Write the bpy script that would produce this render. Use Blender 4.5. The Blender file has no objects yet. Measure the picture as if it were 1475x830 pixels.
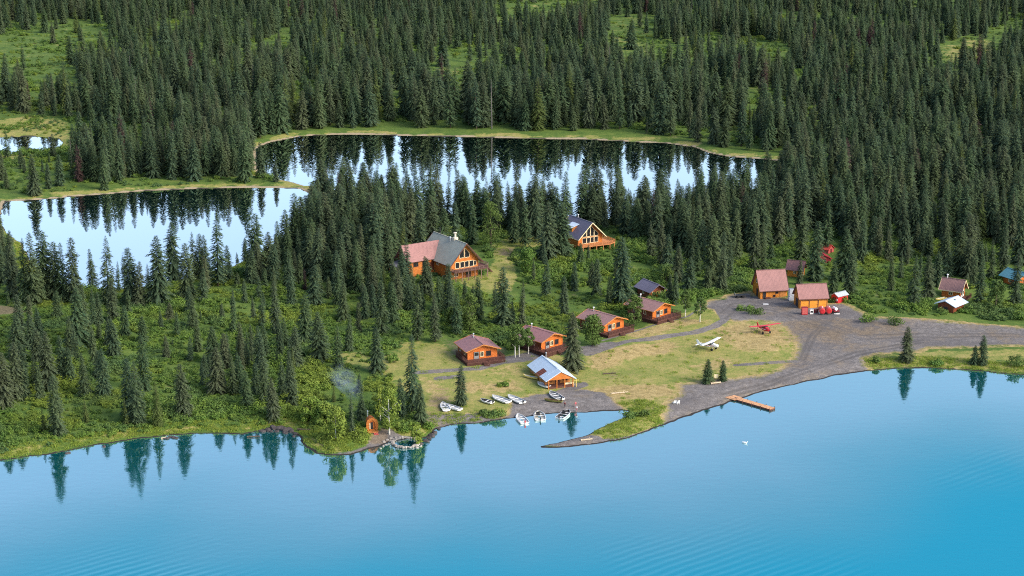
import bpy, bmesh, math, random
import numpy as np
from mathutils import Vector, Matrix

R = math.radians
rnd = random.Random(11)
S = bpy.context.scene
COL = S.collection

# ------------------------------------------------------------------ camera model
CAM_H = 162.0
PITCH = R(15.25)
F = 2550.0          # focal length in units of a 1475 px wide frame
CP, SP = math.cos(PITCH), math.sin(PITCH)

def ground_at(px, py, z=0.0):
    """World x, y where the line of sight of a photo position meets height z."""
    px = np.asarray(px, float); py = np.asarray(py, float)
    dx = (px - 737.5) / F
    dv = (py - 415.0) / F
    diry = CP - dv * SP
    dirz = -SP - dv * CP
    t = (z - CAM_H) / dirz
    return dx * t, diry * t

def project(x, y, z):
    zz = z - CAM_H
    depth = y * CP - zz * SP
    v = y * SP + zz * CP
    return 737.5 + F * x / depth, 415.0 - F * v / depth

# ------------------------------------------------------------------ value noise (numpy)
_rs = np.random.RandomState(5)
_tab = _rs.rand(256, 256)
def vnoise(x, y, scale):
    x = np.asarray(x, float) / scale; y = np.asarray(y, float) / scale
    xi = np.floor(x).astype(int); yi = np.floor(y).astype(int)
    fx = x - xi; fy = y - yi
    fx = fx * fx * (3 - 2 * fx); fy = fy * fy * (3 - 2 * fy)
    a = _tab[xi & 255, yi & 255]; b = _tab[(xi + 1) & 255, yi & 255]
    c = _tab[xi & 255, (yi + 1) & 255]; d = _tab[(xi + 1) & 255, (yi + 1) & 255]
    return (a * (1 - fx) + b * fx) * (1 - fy) + (c * (1 - fx) + d * fx) * fy
def smooth(e0, e1, v):
    t = np.clip((v - e0) / (e1 - e0), 0, 1)
    return t * t * (3 - 2 * t)

# ------------------------------------------------------------------ outlines (read off the photo, turned into metres)
def world_poly(pts):
    a = np.array(pts, float)
    x, y = ground_at(a[:, 0], a[:, 1])
    return np.stack([x, y], 1)

def poly_sd(poly, x, y):
    """Signed distance to a closed polygon, negative inside."""
    x = np.asarray(x, float); y = np.asarray(y, float)
    d = np.full(x.shape, 1e18); inside = np.zeros(x.shape, bool)
    n = len(poly)
    for i in range(n):
        ax, ay = poly[i]; bx, by = poly[(i + 1) % n]
        ex, ey = bx - ax, by - ay
        wx, wy = x - ax, y - ay
        t = np.clip((wx * ex + wy * ey) / (ex * ex + ey * ey + 1e-12), 0, 1)
        d = np.minimum(d, (wx - ex * t) ** 2 + (wy - ey * t) ** 2)
        c = ((ay <= y) & (by > y)) | ((by <= y) & (ay > y))
        with np.errstate(divide='ignore', invalid='ignore'):
            xi = ax + (y - ay) / (by - ay + (1e-12 if by == ay else 0)) * ex
        inside ^= c & (x < xi)
    d = np.sqrt(d)
    return np.where(inside, -d, d)

def line_d(pts, x, y):
    d = np.full(np.shape(x), 1e18)
    for i in range(len(pts) - 1):
        ax, ay = pts[i]; bx, by = pts[i + 1]
        ex, ey = bx - ax, by - ay
        wx, wy = x - ax, y - ay
        t = np.clip((wx * ex + wy * ey) / (ex * ex + ey * ey + 1e-12), 0, 1)
        d = np.minimum(d, (wx - ex * t) ** 2 + (wy - ey * t) ** 2)
    return np.sqrt(d)

MAIN_SHORE = [(-260,706),(-120,690),(0,664),(60,656),(120,646),(165,637),(200,631),(245,628),(290,625),(330,624),(350,626),(367,622),
 (390,617),(412,619),(428,627),(440,643),(455,655),(480,657),(505,655),(530,647),(548,643),(558,639),(570,635),(584,632),(598,632),(607,633),(618,630),
 (628,619),(650,613),(680,610),(700,608),(720,605),(745,602),(775,598),(800,596),(830,594),(870,593),(895,591.5),(907,592),
 (903,600),(888,606),(872,612),(855,621),(838,629),(815,634),(795,639),(776,643),(780,645.5),(810,644.5),(840,642),(870,638),(905,631),
 (935,622),(965,609),(985,602),(1020,590),(1060,577),(1110,562),(1160,551),(1200,542),(1250,535),(1300,531),(1345,531),
 (1400,534),(1475,541),(1620,556),(1800,580)]
main_lake = np.vstack([world_poly(MAIN_SHORE), [[420, 150], [420, -300], [-420, -300], [-420, 150]]])
LEFT_LAKE = [(8,291),(40,289),(90,285),(150,280),(200,276),(260,273),(330,271),(400,271),(434,273),(446,279),(460,292),(452,304),(430,322),
 (402,345),(372,367),(332,386),(290,395),(250,407),(210,414),(160,418),(110,418),(72,404),(46,378),(31,350),(10,337),(-2,318)]
left_lake = world_poly(LEFT_LAKE)
UPPER_LAKE = [(371,213),(390,205),(430,197),(480,194),(540,194.5),(600,196),(680,198),(760,200),(840,201),(900,204),(960,207),(998,212),
 (1022,221),(1052,226),(1092,229),(1125,233),(1128,246),(1112,263),(1062,282),(1002,297),(930,310),(870,318),(800,321),(720,318),(660,310),
 (600,300),(540,290),(492,280),(470,268),(440,268),(402,258),(374,251),(368,230)]
upper_lake = world_poly(UPPER_LAKE)
POND = [(-60,201),(0,198),(30,197),(60,197),(84,200),(90,206),(82,216),(60,219.5),(20,221.5),(-20,223),(-70,222)]
pond = world_poly(POND)
WATERS = [main_lake, left_lake, upper_lake, pond]

_cx1, _cy1 = [float(v) for v in ground_at(640, 392)]
_cx2, _cy2 = [float(v) for v in ground_at(842, 352)]
def water_sd(x, y):
    d = np.minimum.reduce([poly_sd(w, x, y) for w in WATERS])
    return d + (vnoise(x, y, 5.0) - .5) * 1.3 + (vnoise(x, y, 1.7) - .5) * .5
def height_from_sd(sd, x, y):
    land = smooth(0, 7, sd) * .9 + smooth(0, 60, sd) * 1.3 + np.clip(sd, -3, .6) * .25
    bumps = ((vnoise(x, y, 26) - .5) * 2.0 + (vnoise(x, y, 9) - .5) * .7) * smooth(8, 40, sd)
    hill = (2.6 * np.exp(-((x - _cx1) ** 2 + (y - _cy1) ** 2) / 35. ** 2) + 2.0 * np.exp(-((x - _cx2) ** 2 + (y - _cy2) ** 2) / 28. ** 2)) * smooth(2, 25, sd)
    return np.where(sd > 0, land + bumps * .7 + hill, np.maximum(sd * .35, -3.0))
def terrain(x, y):
    x = np.atleast_1d(np.asarray(x, float)); y = np.atleast_1d(np.asarray(y, float))
    return height_from_sd(water_sd(x, y), x, y)
def place(px, py):
    """World position of a thing whose foot shows at photo position px, py (one or many)."""
    px = np.atleast_1d(np.asarray(px, float)); py = np.atleast_1d(np.asarray(py, float))
    z = np.zeros_like(px)
    for _ in range(5):
        x, y = ground_at(px, py, z)
        z = np.maximum(terrain(x, y), 0)
    return x, y, z
def place1(px, py):
    x, y, z = place(px, py)
    return Vector((float(x[0]), float(y[0]), float(z[0])))

# ------------------------------------------------------------------ materials
MATS = {}
def new_mat(name):
    m = bpy.data.materials.new(name); m.use_nodes = True
    nt = m.node_tree; b = nt.nodes['Principled BSDF']
    b.inputs['Specular IOR Level'].default_value = .3
    MATS[name] = m
    return m, nt, b
def ramp(nt, fac, stops):
    n = nt.nodes.new('ShaderNodeValToRGB')
    e = n.color_ramp.elements
    while len(e) < len(stops): e.new(.5)
    for i, (p, c) in enumerate(stops):
        e[i].position = p; e[i].color = (*c, 1)
    nt.links.new(fac, n.inputs[0]); return n.outputs[0]
def mixc(nt, fac, a, b):
    n = nt.nodes.new('ShaderNodeMix'); n.data_type = 'RGBA'
    for sock, v in ((n.inputs[0], fac), (n.inputs[6], a), (n.inputs[7], b)):
        if isinstance(v, (int, float)): sock.default_value = v
        elif isinstance(v, tuple): sock.default_value = (*v, 1)
        else: nt.links.new(v, sock)
    return n.outputs[2]
def math_(nt, op, a, b=None, c=None, clamp=False):
    n = nt.nodes.new('ShaderNodeMath'); n.operation = op; n.use_clamp = clamp
    for i, v in enumerate((a, b, c)):
        if v is None: continue
        if isinstance(v, (int, float)): n.inputs[i].default_value = v
        else: nt.links.new(v, n.inputs[i])
    return n.outputs[0]
def noise(nt, scale, detail=3, rough=.6, vec=None):
    n = nt.nodes.new('ShaderNodeTexNoise'); n.inputs['Scale'].default_value = scale
    n.inputs['Detail'].default_value = detail; n.inputs['Roughness'].default_value = rough
    if vec is not None: nt.links.new(vec, n.inputs['Vector'])
    return n.outputs[0]
def sstep(nt, v, lo, hi):
    n = nt.nodes.new('ShaderNodeMapRange'); n.interpolation_type = 'SMOOTHSTEP'
    n.inputs[1].default_value = lo; n.inputs[2].default_value = hi
    nt.links.new(v, n.inputs[0]); return n.outputs[0]
def coords(nt, which='Object', scale=None):
    t = nt.nodes.new('ShaderNodeTexCoord').outputs[which]
    if scale:
        m = nt.nodes.new('ShaderNodeMapping'); m.inputs['Scale'].default_value = scale
        nt.links.new(t, m.inputs[0]); return m.outputs[0]
    return t
def math_vec(nt, v, off):
    n = nt.nodes.new('ShaderNodeVectorMath'); n.operation = 'ADD'; n.inputs[1].default_value = off
    nt.links.new(v, n.inputs[0]); return n.outputs[0]
def bump(nt, b, h, strength=.4, dist=.05):
    n = nt.nodes.new('ShaderNodeBump'); n.inputs['Strength'].default_value = strength; n.inputs['Distance'].default_value = dist
    nt.links.new(h, n.inputs['Height']); nt.links.new(n.outputs[0], b.inputs['Normal'])

def paint(name, col, rough=.5, metal=0., vary=.18, scale=1.5):
    """Painted or plain surface with a little wear."""
    m, nt, b = new_mat(name)
    n = noise(nt, scale, 4, .65, coords(nt))
    lo = tuple(c * (1 - vary) for c in col); hi = tuple(min(1, c * (1 + vary)) for c in col)
    nt.links.new(ramp(nt, n, [(.3, lo), (.7, hi)]), b.inputs['Base Color'])
    b.inputs['Roughness'].default_value = rough; b.inputs['Metallic'].default_value = metal
    return m
def logs(name, col, pitch=.32, horizontal=True):
    """Stained round logs (or boards) laid in courses."""
    m, nt, b = new_mat(name)
    w = nt.nodes.new('ShaderNodeTexWave'); w.wave_type = 'BANDS'; w.bands_direction = 'Z' if horizontal else 'X'
    w.inputs['Scale'].default_value = .314 / pitch; w.inputs['Distortion'].default_value = .25; w.inputs['Detail Scale'].default_value = 1
    nt.links.new(coords(nt), w.inputs[0])
    n = noise(nt, 1.1, 5, .7, coords(nt, 'Object', (1, 1, 6)))
    base = ramp(nt, n, [(.28, tuple(c * .5 for c in col)), (.5, col), (.75, tuple(min(1, c * 1.22) for c in col))])
    groove = ramp(nt, w.outputs[0], [(.0, (.35, .3, .28)), (.22, (1, 1, 1))])
    mm = nt.nodes.new('ShaderNodeMix'); mm.data_type = 'RGBA'; mm.blend_type = 'MULTIPLY'; mm.inputs[0].default_value = .8
    nt.links.new(base, mm.inputs[6]); nt.links.new(groove, mm.inputs[7])
    nt.links.new(mm.outputs[2], b.inputs['Base Color']); b.inputs['Roughness'].default_value = .55
    bump(nt, b, w.outputs[0], .5, .06)
    return m
def metal_roof(name, col, rough=.45, vary=.14, spec=.3):
    """Ribbed roofing sheet, ribs running down the slope (local Y of the roof slab's UV)."""
    m, nt, b = new_mat(name)
    uv = nt.nodes.new('ShaderNodeUVMap').outputs[0]
    sep = nt.nodes.new('ShaderNodeSeparateXYZ'); nt.links.new(uv, sep.inputs[0])
    fr = math_(nt, 'FRACT', math_(nt, 'MULTIPLY', sep.outputs[0], 1 / .45))
    rib = sstep(nt, math_(nt, 'ABSOLUTE', math_(nt, 'SUBTRACT', fr, .5)), .36, .47)
    n = noise(nt, .35, 5, .65, coords(nt)); n2 = noise(nt, 2.5, 3, .6, coords(nt))
    c = ramp(nt, math_(nt, 'ADD', math_(nt, 'MULTIPLY', n, .65), math_(nt, 'MULTIPLY', n2, .35)),
             [(.3, tuple(x * (1 - vary * 1.6) for x in col)), (.52, col), (.7, tuple(min(1, x * (1 + vary)) for x in col))])
    c = mixc(nt, math_(nt, 'MULTIPLY', rib, .35), c, tuple(x * .6 for x in col))
    nt.links.new(c, b.inputs['Base Color']); b.inputs['Roughness'].default_value = rough
    b.inputs['Specular IOR Level'].default_value = spec
    bump(nt, b, rib, .5, .05)
    return m

ORANGE = logs('log_orange', (.54, .175, .032))
ORANGE2 = logs('log_deep_orange', (.57, .15, .024))
YELLOW = logs('board_yellow', (.66, .235, .03), .25)
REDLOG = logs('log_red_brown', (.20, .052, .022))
PALELOG = logs('log_pale', (.50, .20, .055))
DOORY = logs('door_yellow', (.72, .28, .035), .4, False)
DECKB = paint('deck_brown', (.10, .043, .033), .7)
DECKO = paint('deck_orange', (.50, .20, .075), .7)
PLANK = logs('dock_plank', (.62, .33, .16), .3, False)
ROOF_GREEN = metal_roof('roof_green', (.36, .36, .29))
ROOF_PINK = metal_roof('roof_red_faded', (.29, .142, .13))
ROOF_MAROON = metal_roof('roof_maroon', (.28, .135, .13))
ROOF_PURPLE = metal_roof('roof_slate_purple', (.16, .14, .185))
ROOF_BROWN = metal_roof('roof_brown', (.28, .155, .14))
ROOF_WHITE = metal_roof('roof_white', (.52, .62, .72), .4, .08)
ROOF_TEAL = metal_roof('roof_teal', (.09, .24, .30))
ROOF_GREY = metal_roof('roof_grey', (.20, .20, .23))
WHITE = paint('white_paint', (.78, .78, .76), .45, vary=.06)
CREAM = paint('cream_paint', (.74, .62, .38), .6, vary=.08)
YELLOWP = paint('yellow_paint', (.62, .50, .14), .5)
RED = paint('red_paint', (.50, .028, .035), .35)
PLANERED = paint('plane_red', (.58, .03, .045), .3, vary=.08)
PINKRED = paint('red_paint_faded', (.48, .10, .09), .5)
DARKRED = paint('dark_red', (.20, .02, .03), .5)
GREYM = paint('grey_metal', (.36, .37, .38), .4, .6)
ALU = paint('aluminium', (.62, .64, .66), .35, .5, .06)
DARK = paint('dark_metal', (.03, .03, .033), .5)
RUBBER = paint('rubber', (.02, .02, .02), .8)
BOATIN = paint('boat_inside', (.42, .43, .43), .6)
TARP = paint('tarp_white', (.58, .60, .64), .6, vary=.15)
STONE = paint('pale_stone', (.30, .27, .24), .85, vary=.4, scale=.8)
DARKSTONE = paint('dark_stone', (.065, .055, .055), .85, vary=.5, scale=.8)
BARKM = paint('bark', (.085, .065, .05), .9, vary=.3, scale=4)
BIRCH = paint('birch_bark', (.52, .50, .44), .8, vary=.3, scale=5)
LOGW = paint('bleached_log', (.50, .40, .28), .8, vary=.25)
SKIN = paint('skin', (.48, .28, .20), .6, vary=.05)
JRED = paint('jacket_dark_red', (.16, .02, .025), .8)
SPINK = paint('shirt_red', (.55, .10, .13), .8)
SWHITE = paint('shirt_white', (.75, .74, .74), .8, vary=.06)
TROUS = paint('trousers_dark', (.05, .05, .07), .9)
TROUP = paint('trousers_rose', (.40, .17, .18), .9)
HAIR = paint('hair_brown', (.06, .035, .02), .8)
m, nt, b = new_mat('window_glass')
b.inputs['Base Color'].default_value = (.018, .02, .024, 1); b.inputs['Roughness'].default_value = .08; b.inputs['Specular IOR Level'].default_value = .5
GLASS = m

# foliage: colour differs from tree to tree (Object Info > Random) and from clump to clump
def foliage(name, cols, tip, tip_amt=.6, trans=.22, nscale=.5, dark=(.6, 1.1), patch=False):
    m, nt, b = new_mat(name)
    oi = nt.nodes.new('ShaderNodeObjectInfo')
    stops = [(i / max(1, len(cols) - 1), c) for i, c in enumerate(cols)]
    c = ramp(nt, oi.outputs['Random'], stops)
    n = noise(nt, nscale, 3, .7, coords(nt))
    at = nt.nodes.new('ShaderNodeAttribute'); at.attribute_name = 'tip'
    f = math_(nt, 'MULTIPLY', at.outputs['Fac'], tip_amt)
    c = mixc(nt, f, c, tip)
    if patch:       # the kinds of scrub grow in drifts
        g = nt.nodes.new('ShaderNodeNewGeometry').outputs['Position']
        f1 = sstep(nt, noise(nt, .028, 3, .6, g), .5, .62); f2 = sstep(nt, noise(nt, .045, 3, .6, math_vec(nt, g, (300, 50, 0))), .52, .64)
        c = mixc(nt, math_(nt, 'MULTIPLY', f1, .55), c, (.21, .26, .036)); c = mixc(nt, math_(nt, 'MULTIPLY', f2, .6), c, (.07, .13, .06))
    hsv = nt.nodes.new('ShaderNodeHueSaturation'); nt.links.new(c, hsv.inputs['Color'])
    nt.links.new(math_(nt, 'MULTIPLY_ADD', n, dark[1] - dark[0] + .5, dark[0] - .05), hsv.inputs['Value'])
    b.inputs['Roughness'].default_value = .75; b.inputs['Specular IOR Level'].default_value = .15
    nt.links.new(hsv.outputs[0], b.inputs['Base Color'])
    tr = nt.nodes.new('ShaderNodeBsdfTranslucent'); nt.links.new(hsv.outputs[0], tr.inputs[0])
    mx = nt.nodes.new('ShaderNodeMixShader'); mx.inputs[0].default_value = trans
    out = nt.nodes['Material Output']
    nt.links.new(b.outputs[0], mx.inputs[1]); nt.links.new(tr.outputs[0], mx.inputs[2]); nt.links.new(mx.outputs[0], out.inputs[0])
    return m
SPRUCE = foliage('spruce_needles', [(.038, .090, .050), (.054, .102, .048), (.030, .074, .054), (.070, .104, .050), (.042, .090, .062), (.082, .096, .060), (.032, .070, .046)], (.23, .30, .12), .9, nscale=1.3, dark=(.16, 1.05))
SPRUCE_LIGHT = foliage('spruce_needles_young', [(.07, .105, .03), (.085, .115, .035)], (.17, .20, .06), .6)
SPRUCE_DEAD = foliage('spruce_needles_dead', [(.062, .038, .036), (.07, .045, .04)], (.09, .06, .05), .4)
LEAF = foliage('broad_leaves', [(.075, .125, .030), (.06, .105, .032), (.085, .13, .03)], (.13, .19, .045), .5)
LEAF_PALE = foliage('pale_leaves', [(.13, .19, .035), (.15, .20, .03)], (.20, .25, .05), .5)
SHRUB = foliage('shrub_leaves', [(.046, .108, .028), (.062, .140, .030), (.092, .180, .032), (.13, .22, .034), (.064, .132, .046), (.15, .23, .036), (.092, .175, .055)], (.20, .27, .055), .5, nscale=.8, patch=True)
GRASSM = foliage('grass_blades', [(.20, .30, .04), (.25, .30, .05), (.17, .28, .035)], (.34, .40, .09), .5, nscale=.8, trans=.45)

# ground: which cover grows or lies where is stored per vertex (gravel, lawn, dry, shore)
m, nt, b = new_mat('ground_cover')
def attr(nt, name):
    a = nt.nodes.new('ShaderNodeAttribute'); a.attribute_name = name; return a.outputs['Fac']
P = coords(nt)
nz_big = noise(nt, .02, 4, .6, P); nz_mid = noise(nt, .12, 4, .65, P); nz_s = noise(nt, .6, 4, .7, P); nz_f = noise(nt, 2.2, 3, .7, P)
brush = ramp(nt, math_(nt, 'ADD', math_(nt, 'MULTIPLY', nz_mid, .6), math_(nt, 'MULTIPLY', nz_s, .4)),
             [(.3, (.04, .078, .02)), (.45, (.075, .128, .028)), (.58, (.11, .162, .034)), (.72, (.16, .19, .045))])
grass = ramp(nt, math_(nt, 'ADD', math_(nt, 'MULTIPLY', nz_mid, .4), math_(nt, 'ADD', math_(nt, 'MULTIPLY', nz_s, .3), math_(nt, 'MULTIPLY', noise(nt, 1.3, 5, .8, P), .3))),
             [(.32, (.10, .15, .034)), (.44, (.175, .205, .05)), (.54, (.27, .245, .08)), (.68, (.41, .32, .14))])
dry = ramp(nt, math_(nt, 'ADD', math_(nt, 'MULTIPLY', nz_s, .6), math_(nt, 'MULTIPLY', nz_f, .4)),
           [(.3, (.14, .11, .045)), (.48, (.31, .235, .10)), (.66, (.45, .35, .165))])
gravel = ramp(nt, math_(nt, 'ADD', math_(nt, 'MULTIPLY', nz_s, .55), math_(nt, 'MULTIPLY', nz_f, .45)),
              [(.3, (.08, .071, .064)), (.5, (.155, .142, .136)), (.68, (.26, .238, .225))])
gravel = mixc(nt, math_(nt, 'MULTIPLY', sstep(nt, nz_mid, .5, .7), .6), gravel, (.22, .18, .135))
gravel = mixc(nt, math_(nt, 'MULTIPLY', sstep(nt, noise(nt, .05, 4, .6, coords(nt, 'Object', (.5, 1.6, 1))), .5, .62), .55), gravel, (.105, .098, .10))
wob = math_(nt, 'ADD', math_(nt, 'MULTIPLY', math_(nt, 'SUBTRACT', nz_mid, .5), 1.3), math_(nt, 'MULTIPLY', math_(nt, 'SUBTRACT', nz_s, .5), .9))
def edge(a, k=1.0, w=.12):
    return sstep(nt, math_(nt, 'ADD', attr(nt, a), math_(nt, 'MULTIPLY', wob, k)), .5 - w, .5 + w)
c = mixc(nt, edge('lawn', .7), brush, grass)
c = mixc(nt, edge('dry', 1.1, .22), c, dry)
c = mixc(nt, edge('gravel', .8, .16), c, gravel)
c = mixc(nt, math_(nt, 'MULTIPLY', edge('soil', 1.3, .3), .8), c, ramp(nt, math_(nt, 'ADD', math_(nt, 'MULTIPLY', nz_s, .5), math_(nt, 'MULTIPLY', nz_f, .5)), [(.32, (.09, .068, .046)), (.5, (.17, .13, .09)), (.68, (.27, .21, .14))]))
c = mixc(nt, edge('beach', .6, .2), c, mixc(nt, nz_f, (.26, .20, .125), (.36, .30, .20)))
c = mixc(nt, math_(nt, 'MULTIPLY', sstep(nt, math_(nt, 'ADD', attr(nt, 'track'), math_(nt, 'MULTIPLY', wob, .5)), .25, .7), .55), c, (.085, .078, .074))
wet = edge('wet', .25, .2)
c = mixc(nt, wet, c, (.035, .032, .030))
nt.links.new(c, b.inputs['Base Color']); b.inputs['Roughness'].default_value = .95; b.inputs['Specular IOR Level'].default_value = .1
bump(nt, b, math_(nt, 'ADD', nz_s, nz_f), .55, .25)
GROUND = m

def water(name, near, far_, ior, gloss, rough, ripple, boost=0., ruffle=0.):
    """Silty water: light scattered back from the body plus the mirror of the surface."""
    m, nt, b = new_mat(name)
    nt.nodes.remove(b)
    body = nt.nodes.new('ShaderNodeBsdfDiffuse')
    op = sstep(nt, math_(nt, 'ADD', attr(nt, 'open'), math_(nt, 'MULTIPLY', math_(nt, 'SUBTRACT', noise(nt, .02, 3, .5, coords(nt)), .5), .3)), .12, 1.02)
    nt.links.new(mixc(nt, op, near, far_), body.inputs[0])
    gl = nt.nodes.new('ShaderNodeBsdfGlossy'); gl.inputs['Roughness'].default_value = rough; gl.inputs[0].default_value = (*gloss, 1)
    fr = nt.nodes.new('ShaderNodeFresnel'); fr.inputs[0].default_value = ior
    mx = nt.nodes.new('ShaderNodeMixShader')
    ruff = math_(nt, 'MULTIPLY', op, ruffle)
    calm = math_(nt, 'SUBTRACT', 1., ruff)
    nt.links.new(math_(nt, 'MULTIPLY', math_(nt, 'ADD', fr.outputs[0], boost), calm, clamp=True), mx.inputs[0])
    if ruffle: nt.links.new(math_(nt, 'MULTIPLY_ADD', op, .16, rough), gl.inputs['Roughness'])
    nt.links.new(body.outputs[0], mx.inputs[1]); nt.links.new(gl.outputs[0], mx.inputs[2])
    nt.links.new(mx.outputs[0], nt.nodes['Material Output'].inputs[0])
    if ripple:
        # a breeze ruffles the open water: short crossed wavelets in a few cat's-paws
        w = nt.nodes.new('ShaderNodeTexWave'); w.bands_direction = 'X'; w.inputs['Scale'].default_value = .13
        w.inputs['Distortion'].default_value = 2.2; w.inputs['Detail'].default_value = 2; w.inputs['Detail Scale'].default_value = .6
        mp = nt.nodes.new('ShaderNodeMapping'); mp.inputs['Rotation'].default_value = (0, 0, R(52))
        nt.links.new(coords(nt), mp.inputs[0]); nt.links.new(mp.outputs[0], w.inputs[0])
        patch = sstep(nt, noise(nt, .016, 2, .5, coords(nt)), .46, .62)
        ofar = sstep(nt, attr(nt, 'open'), .45, .95)
        h = math_(nt, 'MULTIPLY', math_(nt, 'MULTIPLY', w.outputs[0], patch), ofar)
        h2 = math_(nt, 'MULTIPLY', noise(nt, .5, 3, .6, coords(nt, 'Object', (.5, 1, 1))), math_(nt, 'MULTIPLY_ADD', attr(nt, 'open'), .5, .12))
        bn = nt.nodes.new('ShaderNodeBump'); bn.inputs['Strength'].default_value = ripple; bn.inputs['Distance'].default_value = .25
        nt.links.new(math_(nt, 'ADD', math_(nt, 'MULTIPLY', h, .8), math_(nt, 'MULTIPLY', h2, .9)), bn.inputs['Height'])
        nt.links.new(bn.outputs[0], gl.inputs['Normal']); nt.links.new(bn.outputs[0], fr.inputs['Normal'])
    return m
WATER_MAIN = water('lake_water', (.003, .105, .115), (.0, .20, .31), 2.6, (.83, 1, 1), .02, .45, .36, .86)
WATER_UP = water('still_water', (.003, .042, .042), (.003, .045, .05), 2.4, (1, 1, 1), .0, 0, .55)

# ------------------------------------------------------------------ object helpers
def link(o): COL.objects.link(o); return o
def tag(o, label=None, cat=None, group=None, kind=None):
    if label: o['label'] = label
    if cat: o['category'] = cat
    if group: o['group'] = group
    if kind: o['kind'] = kind
    return o
def empty(name, loc, rz=0., label=None, cat=None, group=None):
    o = link(bpy.data.objects.new(name, None)); o.location = loc; o.rotation_euler = (0, 0, rz); o.empty_display_size = .5
    return tag(o, label, cat, group)
def np_mesh(name, v, f, mat=None, attrs=None, uv=None, smooth_=False):
    """Mesh from arrays; f is an (n, 4) or (n, 3) array or a list of index lists."""
    me = bpy.data.meshes.new(name)
    v = np.asarray(v, np.float32)
    if isinstance(f, np.ndarray):
        k = f.shape[1]
        me.vertices.add(len(v)); me.vertices.foreach_set('co', v.ravel())
        me.loops.add(f.size); me.loops.foreach_set('vertex_index', f.astype(np.int32).ravel())
        me.polygons.add(len(f)); me.polygons.foreach_set('loop_start', np.arange(0, f.size, k, dtype=np.int32))
        me.polygons.foreach_set('loop_total', np.full(len(f), k, np.int32))
        me.update(calc_edges=True)
    else:
        me.from_pydata([tuple(map(float, p)) for p in v], [], f)
    for an, av in (attrs or {}).items():
        a = me.attributes.new(an, 'FLOAT', 'POINT'); a.data.foreach_set('value', np.asarray(av, np.float32))
    if mat: me.materials.append(mat)
    if smooth_: me.polygons.foreach_set('use_smooth', np.ones(len(me.polygons), bool))
    return me
class MB:
    """Collects simple shapes into one mesh."""
    def __init__(s): s.v = []; s.f = []; s.uv = []
    def add(s, vs, fs, uvs=None):
        o = len(s.v); s.v += [tuple(p) for p in vs]
        for i, f in enumerate(fs):
            s.f.append([o + k for k in f]); s.uv.append(uvs[i] if uvs else [(0, 0)] * len(f))
        return s
    def box(s, x0, y0, z0, x1, y1, z1):
        vs = [(x, y, z) for z in (z0, z1) for y in (y0, y1) for x in (x0, x1)]
        return s.add(vs, [(0, 2, 3, 1), (4, 5, 7, 6), (0, 1, 5, 4), (2, 6, 7, 3), (0, 4, 6, 2), (1, 3, 7, 5)])
    def beam(s, a, b, w, h=None):
        """Square bar from a to b."""
        a = Vector(a); b = Vector(b); d = (b - a).normalized(); h = h or w
        up = Vector((0, 0, 1)) if abs(d.z) < .95 else Vector((1, 0, 0))
        r = d.cross(up).normalized() * w / 2; u = r.cross(d).normalized() * h / 2
        vs = [p + q for p in (a, b) for q in (-r - u, r - u, r + u, -r + u)]
        return s.add(vs, [(3, 2, 1, 0), (4, 5, 6, 7), (0, 1, 5, 4), (1, 2, 6, 5), (2, 3, 7, 6), (3, 0, 4, 7)])
    def tube(s, a, b, r0, r1=None, n=8):
        a = Vector(a); b = Vector(b); d = (b - a).normalized(); r1 = r0 if r1 is None else r1
        up = Vector((0, 0, 1)) if abs(d.z) < .95 else Vector((1, 0, 0))
        x = d.cross(up).normalized(); y = d.cross(x)
        vs = []
        for p, r in ((a, r0), (b, r1)):
            for k in range(n):
                t = 2 * math.pi * k / n; vs.append(p + (x * math.cos(t) + y * math.sin(t)) * r)
        fs = [(k, k + n, (k + 1) % n + n, (k + 1) % n) for k in range(n)] + [tuple(range(n)), tuple(range(2 * n - 1, n - 1, -1))]
        return s.add(vs, fs)
    def slab(s, q, t, uv=True):
        """Roof slab: q = four corners (eave a, eave b, ridge b, ridge a), thickened downwards by t."""
        q = [Vector(p) for p in q]; n = (q[1] - q[0]).cross(q[3] - q[0]).normalized()
        if n.z < 0: n = -n
        lo = [p - n * t for p in q]
        L = (q[1] - q[0]).length; H = (q[3] - q[0]).length
        uvq = [(0, 0), (L, 0), (L, H), (0, H)]
        fs = [(0, 1, 2, 3), (7, 6, 5, 4)] + [(i, i + 4, (i + 1) % 4 + 4, (i + 1) % 4) for i in range(4)]
        uvs = [uvq, uvq[::-1]] + [[(.2, 0)] * 4] * 4
        return s.add(q + lo, fs, uvs)
    def prism(s, poly, y0, y1):
        """Polygon in x, z swept along y."""
        n = len(poly)
        vs = [(x, y0, z) for x, z in poly] + [(x, y1, z) for x, z in poly]
        fs = [tuple(range(n)), tuple(range(2 * n - 1, n - 1, -1))] + [(i, i + n, (i + 1) % n + n, (i + 1) % n) for i in range(n)]
        return s.add(vs, fs)
    def build(s, name, mat, parent=None, smooth_=False, fix=True):
        me = bpy.data.meshes.new(name); me.from_pydata(s.v, [], s.f)
        uvl = me.uv_layers.new(name='UVMap')
        flat = [c for f in s.uv for p in f for c in p]
        uvl.data.foreach_set('uv', flat)
        if fix:
            bm = bmesh.new(); bm.from_mesh(me); bmesh.ops.recalc_face_normals(bm, faces=bm.faces); bm.to_mesh(me); bm.free()
        if smooth_: me.polygons.foreach_set('use_smooth', np.ones(len(me.polygons), bool))
        me.materials.append(mat)
        o = link(bpy.data.objects.new(name, me))
        if parent: o.parent = parent
        return o
def children_of(o): return [c for c in bpy.data.objects if c.parent == o]
def copy_tree(o, parent=None):
    c = o.copy(); COL.objects.link(c)
    if parent: c.parent = parent
    for ch in children_of(o): copy_tree(ch, c)
    return c

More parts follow.
